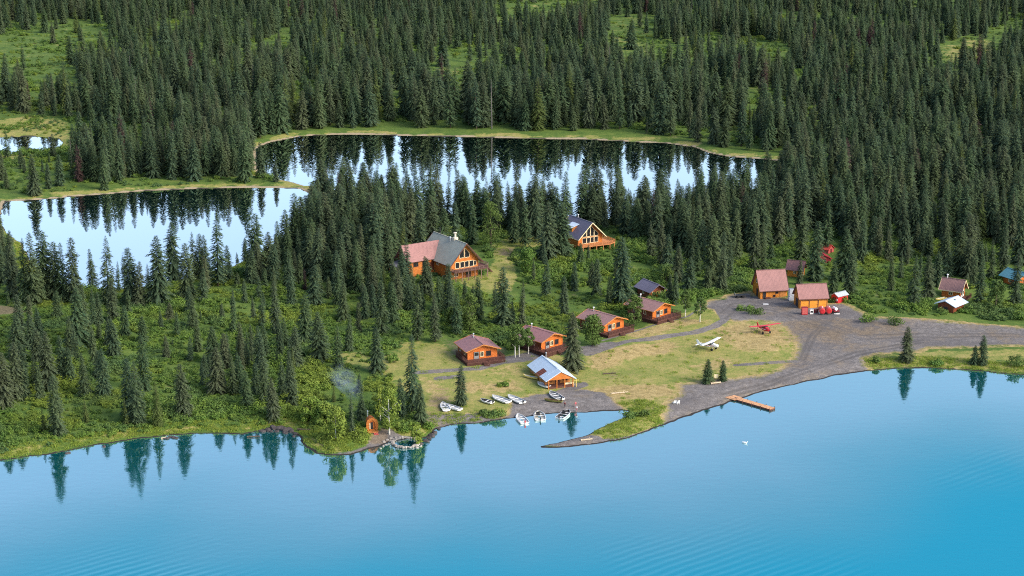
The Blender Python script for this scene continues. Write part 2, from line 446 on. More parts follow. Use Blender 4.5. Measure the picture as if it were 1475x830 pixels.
# ================================================================== GROUND
def fan_grid():
    # rows grow with distance so that the mesh is even where it matters
    rows = [-400., 0., 120., 220.]
    y = 280.
    while y < 2100:
        rows.append(y); y += (.8 if 430 < y < 640 else 1.0 * (y / 430.) ** 1.6)
    rows += [2300, 2600, 3000, 4000, 6000, 10000]
    rows = np.array(rows)
    t = [-6, -3, -1.6, -1.0, -.75, -.6, -.5, -.42] + list(np.arange(-.37, .3701, .0011)) + [.42, .5, .6, .75, 1.0, 1.6, 3, 6]
    t = np.array(t)
    X = t[None, :] * np.maximum(rows, 280.)[:, None]
    Y = np.repeat(rows[:, None], len(t), 1)
    return X, Y
X, Y = fan_grid()
shape = X.shape
x = X.ravel(); y = Y.ravel()
SD = water_sd(x, y)
Z = height_from_sd(SD, x, y)
PX, PY = project(x, np.maximum(y, 100), np.maximum(Z, 0))

def soft(poly, w):
    return np.clip(.5 - poly_sd(world_poly(poly), x, y) / (2 * w), 0, 1)
def softline(pts, half, w):
    return np.clip(.5 - (line_d(world_poly(pts), x, y) - half) / (2 * w), 0, 1)

GRAVEL_LOT = [(1012,452),(1030,440),(1050,434),(1078,430),(1086,433),(1140,441),(1152,452),(1212,449),(1234,458),(1250,467),(1300,471),(1370,474),(1475,482),(1620,492),(1800,502),
 (1800,536),(1620,520),(1475,503),(1400,505),(1335,505),(1316,512),(1255,514),(1240,521),(1252,537),(1200,545),(1110,565),(1020,593),(962,614),
 (958,600),(965,588),(985,572),(982,560),(1040,555),(1100,547),(1138,534),(1150,514),(1152,497),(1140,484),(1128,474),(1090,470),(1058,472),(1044,466),(1034,456)]
BEACH_BOATS = [(738,583),(772,574),(800,572),(840,567),(872,572),(882,584),(905,594),(830,598),(775,602),(722,609),(735,598)]
SPIT = [(776,643),(800,637),(830,630),(850,628),(870,634),(905,629),(940,618),(962,607),(968,611),(940,624),(905,633),(840,644)]
SHORE_LEFT = [(612,604),(650,602),(690,600),(722,602),(720,608),(650,616),(626,622)]
SAUNA_YARD = [(540,632),(548,625),(562,624),(575,629),(592,630),(590,633),(560,640),(535,646),(505,655),(480,658),(462,656),(505,652),(528,644)]
MEADOW = [(836,530),(850,520),(880,505),(905,488),(950,474),(985,462),(1010,455),(1032,458),(1044,470),(1090,471),(1130,476),(1150,500),(1148,516),(1136,533),(1100,546),
 (1040,554),(985,560),(968,588),(940,580),(884,584),(872,571),(836,566),(800,572),(740,584),(735,600),(690,600),(615,602),(598,590),(604,560),(590,540),(575,520),(600,500),(640,505),
 (650,520),(690,530),(730,522),(752,515),(762,515),(800,522)]
PENINSULA = [(832,632),(850,624),(870,611),(890,604),(905,596),(930,580),(960,580),(966,600),(940,617),(905,627),(870,633)]
RIGHT_STRIP = [(1242,522),(1258,514),(1318,512),(1400,508),(1475,508),(1620,522),(1800,540),(1800,580),(1620,555),(1475,540),(1400,533),(1300,530),(1250,534)]
LODGE_LAWN = [(640,398),(668,408),(700,412),(706,402),(712,384),(706,366),(722,356),(750,350),(782,352),(786,366),(742,372),(736,390),(745,405),(735,430),(706,436),(680,430),(652,416)]
LEFT_CLEAR = [(545,530),(575,505),(600,500),(606,545),(600,590),(560,560),(520,545),(500,540),(470,520),(520,515)]
FAR_CLEAR = [(-40,122),(-20,70),(10,48),(60,40),(110,36),(165,44),(162,70),(140,96),(118,110),(112,140),(60,150),(-20,146)]
FAR_CLEAR2 = [(868,34),(895,26),(940,28),(950,52),(946,82),(905,90),(872,82)]
FAR_CLEAR3 = [(612,108),(640,98),(690,100),(694,122),(680,146),(640,152),(616,140)]
FAR_CLEAR4 = [(415,150),(420,125),(445,118),(465,130),(470,160),(445,180),(420,180)]
FAR_CLEAR5 = [(1340,72),(1390,60),(1440,64),(1444,90),(1400,100),(1350,96)]
FAR_CLEAR6 = [(1044,70),(1090,56),(1120,70),(1122,104),(1085,112),(1050,100)]
FAR_CLEAR7 = [(690,16),(740,6),(800,8),(872,3),(866,30),(790,46),(715,48)]
FAR_CLEAR8 = [(1420,50),(1460,40),(1470,55),(1430,60)]
POND_EDGE = [(-70,180),(0,176),(60,172),(96,178),(110,205),(100,225),(40,232),(-70,236)]
gravel_m = np.maximum.reduce([soft(GRAVEL_LOT, 3.6), soft(BEACH_BOATS, 1.8), soft(SPIT, .8), soft(SHORE_LEFT, 1.0), soft(SAUNA_YARD, 1.0)])
path_m = np.maximum.reduce([softline([(848,521),(875,512),(905,503),(950,496),(1000,489),(1030,480),(1044,470),(1036,455)], 1.6, .7),
    softline([(868,502),(905,490),(950,478),(990,467),(1004,458)], .5, .5),
    softline([(598,549),(640,546),(690,541),(726,532),(752,524),(772,518)], 1.5, 1.0),
    softline([(716,531),(748,527),(770,522)], 3.2, 1.5),
    softline([(840,516),(862,512),(880,508)], 3.0, 1.2),
    softline([(1060,532),(1100,529),(1146,526)], 1.1, .8),
    softline([(632,556),(660,553)], 1.5, 1.0),
    softline([(800,574),(825,565),(838,560)], 2.0, 1.0)])
lawn_m = np.maximum.reduce([soft(MEADOW, 2.5), soft(LODGE_LAWN, 2.0), soft(LEFT_CLEAR, 5) * .8, soft(PENINSULA, 1.0) * .8, soft(RIGHT_STRIP, 2) * .62,
    soft(FAR_CLEAR, 10) * .3, soft(FAR_CLEAR2, 10) * .4, soft(FAR_CLEAR3, 8) * .4, soft(FAR_CLEAR7, 12) * .35, soft(FAR_CLEAR5, 10) * .5, soft(POND_EDGE, 8) * .75])
# a bright grassy rim along every shore
rim_w = 3 + 9 * vnoise(x, y, 14)
rim = smooth(.8, 2., SD) * (1 - smooth(rim_w * .6, rim_w * 1.2, SD)) * (.55 + .45 * smooth(.3, .6, vnoise(x + 40, y, 8)))
lawn_m = np.maximum(lawn_m, rim * .72)
dry_m = np.maximum.reduce([soft([(850,525),(905,506),(960,500),(985,508),(900,528),(870,540),(848,540)], 3),
    soft([(905,492),(955,478),(1000,470),(1020,474),(950,492),(905,500)], 2.5) * .85,
    soft([(1030,480),(1060,474),(1120,478),(1140,500),(1120,515),(1060,512),(1035,498)], 4) * .9,
    soft([(800,582),(850,566),(900,560),(965,560),(975,575),(930,580),(880,580)], 2) * .9,
    soft([(985,532),(1040,520),(1075,530),(1040,545),(985,540)], 3) * .6,
    soft([(650,556),(700,560),(745,556),(760,570),(700,576),(660,572)], 3) * .72,
    soft([(1150,470),(1240,462),(1300,476),(1280,490),(1190,486),(1150,486)], 5) * .62,
    soft([(1330,473),(1475,480),(1560,490),(1475,492),(1380,486)], 3) * .7,
    soft([(600,548),(640,560),(660,580),(640,600),(612,596)], 4) * .55,
    soft([(690,540),(735,535),(760,545),(730,555),(700,552)], 3) * .5])
dry_m = np.maximum(dry_m, smooth(.04, .3, gravel_m) * (1 - smooth(.7, .95, gravel_m)) * .66 * (PX > 600))
soil_m = np.maximum.reduce([soft([(-60,440),(0,446),(35,452),(38,460),(0,462),(-60,462)], 2), soft([(612,585),(640,562),(655,575),(650,600),(615,604)], 4) * .56,
    soft([(716,372),(740,370),(748,382),(725,384)], 2) * .8, soft([(855,545),(905,540),(935,545),(880,552)], 2.5) * .55,
    soft([(1120,462),(1160,470),(1230,470),(1330,478),(1320,492),(1240,496),(1225,507),(1165,510),(1140,490)], 8) * .66, soft([(1140,512),(1200,520),(1180,536),(1130,540)], 6) * .5, soft([(1380,484),(1475,488),(1540,494),(1475,499),(1390,496)], 4) * .5, soft([(1060,440),(1150,452),(1140,462),(1060,458)], 6) * .42, soft([(640,497),(735,505),(735,525),(650,522)], 2) * .55, soft([(530,640),(545,622),(560,622),(562,640)], 1) * .9])
tracks = np.maximum.reduce([softline(q, .45, .7) for q in (
    [(1620,494),(1475,489),(1330,488),(1240,490),(1165,470),(1120,453),(1060,446)], [(1620,498),(1475,493),(1330,492),(1240,495),(1160,474),(1112,456),(1056,449)],
    [(1152,524),(1166,492),(1192,470),(1200,456)], [(1158,526),(1174,492),(1198,470),(1207,457)],
    [(1040,572),(1110,553),(1170,534),(1235,512),(1330,496)], [(1044,576),(1110,557),(1174,537),(1240,516),(1330,499)],
    [(1044,470),(1062,452),(1100,446),(1180,458)], [(1036,462),(1052,447),(1084,440)])]) * (.5 + .8 * vnoise(x, y, 9))
far_shore = (np.minimum(poly_sd(upper_lake, x, y), poly_sd(left_lake, x, y)) < 4)
beach_m = np.where(far_shore, (1 - smooth(1.0, 2.8, SD)) * .95, 0) + np.where((~far_shore) & (PX > 940), (1 - smooth(1.5, 4, SD)) * .35, 0)
wet_m = np.where(SD < 0, 1, 1 - smooth(.25, .9, SD)) * np.where(far_shore, .75, 1)

cols_n = shape[1]
idx = np.arange(len(x)).reshape(shape)
faces = np.stack([idx[:-1, :-1], idx[:-1, 1:], idx[1:, 1:], idx[1:, :-1]], -1).reshape(-1, 4)
fm = lambda a: a[faces].mean(1)
is_gravel = (fm(gravel_m) > .5) & (fm(SD) > -.2)
is_path = (fm(path_m) > .5) & ~is_gravel & (fm(SD) > 0)
lawn_core = np.maximum(soft(MEADOW, 2.5), soft(LODGE_LAWN, 2.0))
is_lawn = (fm(lawn_core) > .5) & ~is_gravel & ~is_path & (fm(SD) > 0)
rest = ~(is_gravel | is_path | is_lawn)
GA = dict(gravel=np.maximum(gravel_m, path_m), lawn=lawn_m, dry=dry_m, soil=soil_m, beach=np.clip(beach_m, 0, 1), wet=wet_m, track=np.clip(tracks, 0, 1))
for nm, sel in (('ground', rest), ('gravel_lot', is_gravel), ('footpath', is_path), ('meadow', is_lawn)):
    ff = faces[sel]
    used = np.unique(ff); remap = np.zeros(len(x), np.int64); remap[used] = np.arange(len(used))
    me = np_mesh(nm, np.stack([x, y, Z], 1)[used], remap[ff], GROUND, {k: v[used] for k, v in GA.items()}, smooth_=True)
    tag(link(bpy.data.objects.new(nm, me)), kind='structure')

# ------------------------------------------------------------------ water sheets
def sheet(name, poly, z, mat, grow, open_dist):
    x0, y0 = poly.min(0) - grow; x1, y1 = poly.max(0) + grow
    nx = 140; ny = 140
    gx, gy = np.meshgrid(np.linspace(x0, x1, nx), np.linspace(y0, y1, ny))
    gx = gx.ravel(); gy = gy.ravel()
    sd = poly_sd(poly, gx, gy)
    ii = np.arange(nx * ny).reshape(ny, nx)
    ff = np.stack([ii[:-1, :-1], ii[:-1, 1:], ii[1:, 1:], ii[1:, :-1]], -1).reshape(-1, 4)
    cell = max((x1 - x0) / nx, (y1 - y0) / ny)
    ff = ff[sd[ff].min(1) < max(2.2, grow * .5)]
    op = np.clip(-sd / open_dist, 0, 1)
    me = np_mesh(name, np.stack([gx, gy, np.full_like(gx, z)], 1), ff, mat, {'open': op})
    bm = bmesh.new(); bm.from_mesh(me); bmesh.ops.delete(bm, geom=[v for v in bm.verts if not v.link_faces], context='VERTS'); bm.to_mesh(me); bm.free()
    return tag(link(bpy.data.objects.new(name, me)), kind='structure')
vis = main_lake.copy(); vis[:, 1] = np.maximum(vis[:, 1], 180)
sheet('lake_water', vis, 0.0, WATER_MAIN, 4, 98)
sheet('left_lake_water', left_lake, 0.006, WATER_UP, 4, 60)
sheet('upper_lake_water', upper_lake, 0.012, WATER_UP, 4, 60)
sheet('pond_water', pond, 0.018, WATER_UP, 4, 60)

# ================================================================== TREES
def spruce_data(seed, H=18., rr=.135, n=360, bare=.04, thin=0.):
    """Spruce crown: drooping sprays set spirally on a trunk. Returns verts, quads, tip attribute."""
    r = random.Random(seed)
    v = []; f = []; tip = []
    Rm = H * rr
    wob = [r.uniform(.74, 1.14) for _ in range(18)]
    gap_a = r.uniform(0, 6.28); gap_t = r.uniform(.2, .6)
    ang = r.uniform(0, 6.28); r_pow = r.uniform(.5, .74)
    for k in range(n):
        t = (k + r.random()) / n
        z = H * (bare + (1 - bare) * t)
        ang += 2.39996 + r.uniform(-.4, .4)
        prof = (1 - t) ** r_pow * (.66 + .34 * min(1, t * 6))
        L = Rm * prof * r.choice((1, 1, .9, 1.08, .72, .55)) * r.uniform(.85, 1.12) * wob[int(t * 17.99)] + .16
        da = abs((ang - gap_a + math.pi) % (2 * math.pi) - math.pi)
        if da < .6 and abs(t - gap_t) < .1: L *= .5
        if r.random() < thin: continue
        up = .75 * max(0, t - .72) / .28 - .12
        droop = r.uniform(.28, .55) * (1 - t * .75)
        ca, sa = math.cos(ang), math.sin(ang)
        wd = L * r.uniform(.16, .28) if L > .6 else L * .4
        base = len(v)
        st = ((.08, .25, .0), (.42, 1., .05), (.76, .72, -.06), (1.0, .06, -.16))
        for q, (s, w, dz) in enumerate(st):
            cx, cy = ca * L * s, sa * L * s
            cz = z + L * (up * s - droop * s * s + dz * .4)
            hw = wd * w * r.uniform(.75, 1.2) * .5
            sag = hw * r.uniform(.35, .8)
            v.append((cx - sa * hw, cy + ca * hw, cz - sag)); v.append((cx, cy, cz)); v.append((cx + sa * hw, cy - ca * hw, cz - sag))
            tip += [s * .35, s * .25, s * .35]
        for q in range(3):
            a = base + q * 3
            f.append((a, a + 1, a + 4, a + 3)); f.append((a + 1, a + 2, a + 5, a + 4))
        # side twigs hang off the branch like the teeth of a comb
        for q in range(9):
            s = r.uniform(.3, 1.0); side = 1 if q % 2 else -1
            px = ca * L * s; py = sa * L * s; pz = z + L * (up * s - droop * s * s)
            l = min(.95, L * .5) * r.uniform(.55, 1.15) * (1.15 - .55 * s); w = max(.07, l * r.uniform(.22, .36))
            ta = ang + side * r.uniform(.5, 1.25); ox, oy = math.cos(ta), math.sin(ta); dn = r.uniform(.25, .75)
            b0 = len(v)
            v += [(px, py, pz), (px + ox * l * .55 - oy * w * .5, py + oy * l * .55 + ox * w * .5, pz - l * .3 * dn), (px + ox * l, py + oy * l, pz - l * dn), (px + ox * l * .55 + oy * w * .5, py + oy * l * .55 - ox * w * .5, pz - l * .5 * dn)]
            tv = r.random() ** 1.5 * (.45 + .55 * s)
            tip += [tv * .6, tv, tv, tv]
            f.append((b0, b0 + 1, b0 + 2, b0 + 3))
    # leader
    b0 = len(v); v += [(.09, 0, H * .975), (0, .09, H * .975), (-.09, 0, H * .975), (0, 0, H * 1.02)]; tip += [.6, .6, .6, 1]
    f += [(b0, b0 + 1, b0 + 3, b0 + 2)]
    return np.array(v), np.array(f), tip
def spruce_mesh(name, mat, *a, **k):
    v, f, tip = spruce_data(*a, **k)
    return np_mesh(name, v, f, mat, {'tip': tip})
def trunk_mesh(name, H, r, mat, lean=0.):
    mb = MB(); p = Vector((0, 0, -.6)); rr = r
    for k in range(1, 5):
        q = Vector((math.sin(k * 1.7) * .04 * lean, math.cos(k * 2.1) * .04 * lean, H * k / 4.2))
        mb.tube(p, q, rr, r * (1 - k / 4.4), 7); p = q; rr = r * (1 - k / 4.4)
    me = mb.build('tmp', mat).data
    o = [o for o in bpy.data.objects if o.data == me][0]; bpy.data.objects.remove(o); me.name = name
    return me

SP_H = 18.
sp_specs = [(1, .17, 430), (2, .145, 410), (3, .185, 450), (4, .155, 410), (5, .205, 470), (6, .125, 360), (7, .175, 420), (8, .22, 480), (9, .15, 390)]
SP_CROWN = [spruce_mesh('spruce_crown_mesh', SPRUCE, s, SP_H, w, n, thin=(.22 if s in (6, 9) else .04), bare=(.09 if s in (6, 9) else .03)) for s, w, n in sp_specs]
SP_YOUNG = [spruce_mesh('young_spruce_crown_mesh', SPRUCE_LIGHT, 20 + k, SP_H, .14, 300, thin=.1) for k in range(2)]
SP_DEAD = spruce_mesh('dead_spruce_crown_mesh', SPRUCE_DEAD, 31, SP_H, .145, 300, thin=.2)
SP_BIG = spruce_mesh('old_spruce_crown_mesh', SPRUCE, 41, SP_H, .14, 400, thin=.25, bare=.1)
SP_TRUNK = trunk_mesh('spruce_trunk_mesh', SP_H, .2, BARKM)

# ---- where the individual spruces stand: (x, foot y, top y) on the photo; a letter picks the sort
TREES = [
 (19,430,331),(37,438,343),(50,440,335),(66,432,332),(81,434,348),(92,437,350),(107,438,343),(135,418,358),(157,440,340),(171,420,376),(184,440,366),
 (192,440,357),(200,442,376),(228,440,340,'w'),(215,432,380),(250,408,320),(270,432,350),(281,402,334),(289,402,337),(298,402,338),(314,412,305),
 (296,420,367),(330,405,353),(354,378,342),(342,380,363),(368,400,308),(163,465,404),
 (43,470,426),(46,505,452,'w'),(24,502,451),(24,575,492),(6,588,508),(113,500,415),(110,522,465),(134,472,414),(143,470,421),(135,527,470),(156,502,456),
 (181,486,439,'w'),(206,494,455),(209,562,482),(273,452,413),(244,461,435),(285,506,461),(240,516,482),(274,520,484),(69,560,478),(92,545,482),(102,548,500),
 (51,560,508),(35,575,520),(57,575,525),(75,560,510),(123,571,508),(150,571,502,'w'),(142,545,505),(84,626,540),(63,622,587,'y'),(124,608,573,'y'),(182,614,575,'y'),
 (189,602,516),(199,612,518),(228,614,546,'y'),(266,600,524,'w'),
 (336,482,415,'n'),(373,431,396),(378,470,425),(398,480,404),(394,431,384),(420,441,397),(440,497,424,'w'),(454,441,382),(432,408,365),(461,520,449),
 (487,530,467),(502,506,453),(544,536,472,'w'),(526,459,412),(538,457,408),(550,482,404),(487,423,360),(514,420,355),(532,425,370),(571,443,380),(382,515,465),
 (312,567,500),(335,569,510),(357,591,533),(381,585,515),(394,606,543),(420,585,505),(292,555,522),(320,560,516),(368,575,522),(407,575,520),(346,565,512),
 (481,579,553,'y'),(518,566,537),(507,626,566,'n'),(521,610,567),(594,598,480,'b'),(606,611,552),(579,606,545),(664,584,526,'w'),
 (601,490,408),(627,492,421),(658,482,415),(646,447,380),(621,431,390),(581,435,365),(592,431,378),(568,441,370),(670,431,404),(725,469,384),(713,441,406),
 (751,469,404),(737,467,433),(786,427,370),(812,455,398),(825,533,450,'w'),(895,438,340),(877,440,398),(972,438,391),(964,436,395),(991,421,370),(1019,421,383),
 (977,399,350),(1026,409,310),(1042,385,300),(1085,391,310),(1097,391,320),(1110,373,347),(1154,375,300),(1173,404,318),(1151,410,372),(1199,424,377,'w'),
 (1215,403,330),(1223,424,356),(1315,441,367),(1337,432,368),(1324,404,362),(1349,412,362),(1410,438,370),(1394,400,343),(1402,412,355),(1382,395,325),
 (1427,403,345),(1443,400,325),(1461,441,358),(1365,397,362),(1297,402,360),(1283,418,372),(1262,372,312),(1240,378,316),(1306,522,471,'W'),(1415,526,483,'W'),(1403,525,497,'W'),(1019,552,517,'W'),(1041,549,519,'W'),
 (788,374,290,'w'),(811,372,292),(836,385,350),(433,364,283,'d'),(114,262,208,'d'),
 (410,374,302),(424,362,292),(400,384,318),(388,398,334),(437,352,284),(448,340,276),(640,372,300),(655,368,290),(622,360,282),(605,372,290),(680,352,278),(560,395,318),(545,400,330),(520,398,322),(500,392,310),(478,388,316),(462,392,322),(445,396,330),
 (415,385,328),(398,392,340),(740,350,286),(757,356,282),(772,348,280),(575,352,285),(590,348,272),(1060,372,300),(1072,352,280),(1003,366,296),(985,360,290),(960,352,282),
 (938,372,318),(918,345,285),(900,338,272),(1120,352,282),(1135,344,270),(1190,362,290),(1228,358,286),(1265,345,270),(1300,340,262),(1330,352,280),(1360,342,262),
 (1395,338,260),(1425,346,268),(1455,352,270),(1470,380,300),
 (50,282,222),(86,268,222),(70,272,238),(150,274,216),(137,262,206),(172,262,200),(248,258,186),(280,260,200),(352,262,192),(398,262,232),(338,250,196),(312,248,180),(270,247,180),
 (232,250,184),(222,256,200),(160,258,188),(120,258,190),(105,256,200),(190,255,205),(10,272,240),(376,256,205)]

def tree_height(x, y, z, ytop):
    lo, hi = 1., 45.
    for _ in range(24):
        mid = (lo + hi) / 2
        if project(x, y, z + mid)[1] > ytop: lo = mid
        else: hi = mid
    return lo
spots = []          # x, y, z, height, sort, px, py
for t in TREES:
    X_, Y_, Z_ = place(t[0], t[1])
    h = tree_height(X_[0], Y_[0], Z_[0], t[2])
    spots.append([X_[0], Y_[0], Z_[0], h, t[3] if len(t) > 3 else '', t[0], t[1], True])

# ---- the rest of the forest, sown at natural spacing inside stands
def pin(poly, px, py):
    px = np.asarray(px); py = np.asarray(py); ins = np.zeros(px.shape, bool); n = len(poly)
    for i in range(n):
        ax, ay = poly[i]; bx, by = poly[(i + 1) % n]
        c = ((ay <= py) & (by > py)) | ((by <= py) & (ay > py))
        ins ^= c & (px < ax + (py - ay) / ((by - ay) or 1e-9) * (bx - ax))
    return ins
grid = {}
def free(x_, y_, d):
    gi, gj = int(x_ // 4), int(y_ // 4); k = int(d // 4) + 1
    for i in range(gi - k, gi + k + 1):
        for j in range(gj - k, gj + k + 1):
            for (a, b) in grid.get((i, j), ()):
                if (a - x_) ** 2 + (b - y_) ** 2 < d * d: return False
    return True
def occupy(x_, y_): grid.setdefault((int(x_ // 4), int(y_ // 4)), []).append((x_, y_))
for s in spots: occupy(s[0], s[1])

KEEP = [LODGE_LAWN, [(612,404),(600,385),(640,366),(690,362),(706,392),(706,410)], [(822,362),(822,346),(862,340),(888,352),(884,364)],
        [(560,388),(600,330),(600,400)], [(1072,440),(1080,402),(1140,402),(1145,385),(1166,385),(1170,412),(1218,416),(1228,446)], [(1336,462),(1342,425),(1372,398),(1396,398),(1402,455),(1370,462)], [(1440,420),(1440,385),(1500,385),(1500,425)],
        [(1168,385),(1168,350),(1212,350),(1212,385)], [(524,642),(527,604),(549,604),(556,640)]]
# the stands: polygon of foot positions, spacing in metres, height range, share kept
STANDS = [
 ([(448,284),(492,284),(540,294),(600,304),(660,313),(720,321),(800,324),(870,321),(930,313),(1002,300),(1062,285),(1118,266),(1140,275),(1150,330),(1120,362),(1060,378),(1010,378),(940,366),
   (890,346),(830,335),(780,352),(720,347),(690,338),(640,330),(600,345),(580,400),(540,405),(480,395),(444,392),(428,376),(444,345)], 4.3, (13, 23), .85),
 ([(1118,266),(1860,250),(1860,372),(1475,372),(1300,355),(1220,360),(1150,352),(1140,300)], 5.3, (12, 24), .85),
 ([(1100,236),(1860,215),(1860,262),(1118,262),(1132,240)], 5.5, (12, 23), .9),
 ([(1225,360),(1475,372),(1860,372),(1860,440),(1440,420),(1380,392),(1240,392)], 6.5, (9, 18), .6),
 ([(-380,120),(1860,120),(1860,225),(1100,225),(1024,212),(960,199),(840,193),(680,190),(540,187),(430,190),(380,200),(350,235),(120,180),(-20,165),(-380,165)], 5.9, (12, 24), .9),
 ([(-400,-45),(1900,-45),(1900,122),(-400,122)], 7.2, (11, 21), .88),
 ([(130,190),(340,195),(366,225),(360,258),(270,262),(210,258),(150,268),(100,258),(105,225)], 4.6, (12, 21), .7),
 ([(-380,228),(90,232),(105,262),(60,276),(-20,280),(-380,282)], 9, (7, 13), .5),
 ([(-380,340),(0,345),(12,395),(40,428),(10,436),(-380,440)], 5, (13, 18), .8),
 ([(-380,470),(-20,470),(40,500),(160,500),(170,540),(90,585),(-20,610),(-380,620)], 6.5, (9, 16), .65),
 ([(0,440),(200,440),(380,440),(440,470),(400,510),(300,500),(220,520),(180,480),(60,480)], 8, (2.5, 11), .7),
 ([(380,395),(480,400),(570,405),(600,440),(580,480),(520,490),(470,460),(400,440),(340,420)], 5.4, (8, 18), .75),
 ([(285,540),(340,520),(420,510),(430,560),(420,600),(370,605),(300,575)], 4.8, (5, 13), .8),
 ([(600,420),(680,440),(700,470),(690,480),(640,480),(600,470)], 5.5, (8, 15), .75),
 ([(780,380),(900,390),(900,440),(860,450),(780,440),(740,430)], 8.5, (5, 12), .6),
 ([(950,385),(1060,385),(1070,425),(1040,432),(980,432),(960,405)], 7, (9, 16), .6),
]
CLEAR = [FAR_CLEAR, FAR_CLEAR2, FAR_CLEAR3, FAR_CLEAR4, FAR_CLEAR5, FAR_CLEAR6, FAR_CLEAR7, FAR_CLEAR8]
for poly, sp, (h0, h1), keep in STANDS:
    wp = world_poly(poly)
    lo, hi = wp.min(0), wp.max(0)
    area = (hi[0] - lo[0]) * (hi[1] - lo[1]); n = int(area / (sp * sp) * 2.6)
    xs = _rs.uniform(lo[0], hi[0], n); ys = _rs.uniform(lo[1], hi[1], n)
    px, py = project(xs, ys, np.zeros(n))
    ok = pin(poly, px, py)
    xs, ys, px, py = xs[ok], ys[ok], px[ok], py[ok]
    # only what the frame (with a margin for the mirror images and a step aside) can show
    ok = (px > -320) & (px < 1800); xs, ys, px, py = xs[ok], ys[ok], px[ok], py[ok]
    sd = water_sd(xs, ys); zz = np.maximum(height_from_sd(sd, xs, ys), 0)
    ok = sd > 2.0
    for q in KEEP: ok &= ~pin(q, px, py)
    for ci, q in enumerate(CLEAR): ok &= ~(pin(q, px + (vnoise(xs, ys, 12) - .5) * 16, py + (vnoise(xs + 99, ys, 12) - .5) * 8) & (_rs.rand(len(xs)) < .97))
    dens = vnoise(xs, ys, 34) * .6 + vnoise(xs, ys, 13) * .4
    gap = vnoise(xs + 700, ys / 2.2, 30) * .65 + vnoise(xs + 50, ys / 2., 11) * .35
    far_ = py < 230
    for i in np.nonzero(ok)[0]:
        d = dens[i]
        if far_[i] and gap[i] < .42 and rnd.random() < .92: continue
        if rnd.random() > keep * (1.2 if d > .33 else .45): continue
        ds = sp * (.6 + .75 * rnd.random()) * (1.0 if d > .42 else 1.3)
        if not free(xs[i], ys[i], ds): continue
        occupy(xs[i], ys[i])
        hh = h0 + (h1 - h0) * min(1.1, max(-.1, .5 + (d - .5) * .8 + rnd.gauss(0, .42)))
        if 160 < py[i] < 197 and 380 < px[i] < 1010: hh = min(27, hh * 1.28)
        if py[i] > 255 and px[i] > 900 and py[i] < 330 and px[i] < 1130: hh *= .78
        if rnd.random() < .12: hh *= rnd.uniform(.45, .75)
        spots.append([xs[i], ys[i], zz[i], hh, '', px[i], py[i], False])
def px_h(s): return s[6] - project(s[0], s[1], s[2] + s[3])[1]
for s in spots: s.append(px_h(s))
inframe = lambda s: -8 < s[5] < 1483
trace = [s for s in spots if s[7]]
auto = sorted([s for s in spots if not s[7]], key=lambda s: -s[8] if inframe(s) else 0)
N_IND = 300
n_sp = sum(1 for s in trace if s[4] != 'd')
take = max(0, N_IND - n_sp)
individual = trace + auto[:take]
forest = auto[take:]

# ---- labels: each spruce is named by its stand and its order there
ANCHORS = [
 (40,436,"on the left lake's near bank, outer end"), (150,436,"on the left lake's near bank, middle"), (262,418,"on the left lake's near bank, right part"),
 (330,398,"at the left lake's right-hand end"), (60,268,"on the grassy far bank between pond and left lake"), (165,262,"on the left lake's far bank, left part"),
 (290,255,"on the left lake's far bank, right part"), (385,256,"on the spit between the two upper lakes"),
 (40,490,"on the slope at the left edge, upper rows"), (30,575,"on the slope at the left edge, lower rows"), (85,540,"in the stand right of the left edge trees"),
 (130,500,"high on the left brushy slope"), (140,560,"in the stand above the left shore brush"), (90,625,"in the brush by the left shoreline"),
 (205,605,"near the shore left of the dark rocks"), (195,480,"on the open slope below the left lake"), (265,490,"scattered on the open brush slope"),
 (315,560,"in the left half of the pale thicket"), (385,575,"in the right half of the pale thicket"), (355,495,"on the slope above the pale thicket"),
 (385,440,"on the slope below the purple dead spruce"), (440,430,"on the slope left of the main lodge"), (430,480,"in the brush hollow mid slope"),
 (440,385,"right of the purple dead spruce"), (500,400,"in the strip left of the main lodge"), (490,510,"at the upper edge of the left clearing"),
 (540,470,"below and left of the main lodge"), (510,605,"around the barrel sauna and its smoke"), (597,600,"right of the barrel sauna by the shore"),
 (560,360,"in the lodge strip, leftmost part"), (625,350,"directly behind the green-roofed main lodge"), (590,440,"below the lodge's red-roofed wing"),
 (640,470,"between the main lodge and the round-decked cabin"), (720,440,"on the bank below the lodge lawn"), (750,340,"behind the rounded leafy tree"),
 (800,372,"left of the purple-roofed lodge"), (800,440,"in the brush between lodge lawn and cabins"), (690,320,"near the rounded leafy tree by the lake"),
 (885,430,"in the brush below the purple-roofed lodge"), (910,345,"behind the purple-roofed lodge"), (965,435,"beside the small dark-roofed cabin"),
 (960,370,"right of the purple-roofed lodge"), (1010,400,"on the slope above the gravel turning place"), (1020,350,"in the upper stand left of the workshops"),
 (1075,365,"behind the left workshop"), (1110,330,"in the dense stand behind the workshops"), (1165,385,"around the little yellow cabin"), (1205,405,"behind the small red shed"),
 (1200,345,"in the stand above the red roofs"), (1255,350,"in the right-hand forest edge, left part"), (1300,385,"on the brush slope left of the white shed roof"),
 (1325,430,"just left of the white shed roof"), (1320,345,"in the right-hand forest edge, middle"), (1390,380,"behind the cabin with the white chimney"),
 (1408,430,"just right of the white shed roof"), (1400,335,"in the right-hand forest edge, right part"), (1455,380,"near the teal-roofed cabin"), (1455,335,"in the forest edge at the right border"),
]
ORD = ['', 'second ', 'third ', 'fourth ', 'fifth ', 'sixth ', 'seventh ', 'eighth ', 'ninth ', 'tenth ', 'eleventh ', 'twelfth ', 'thirteenth ', 'fourteenth ', 'fifteenth ', 'sixteenth ', 'seventeenth ', 'eighteenth ', 'nineteenth ', 'twentieth ']
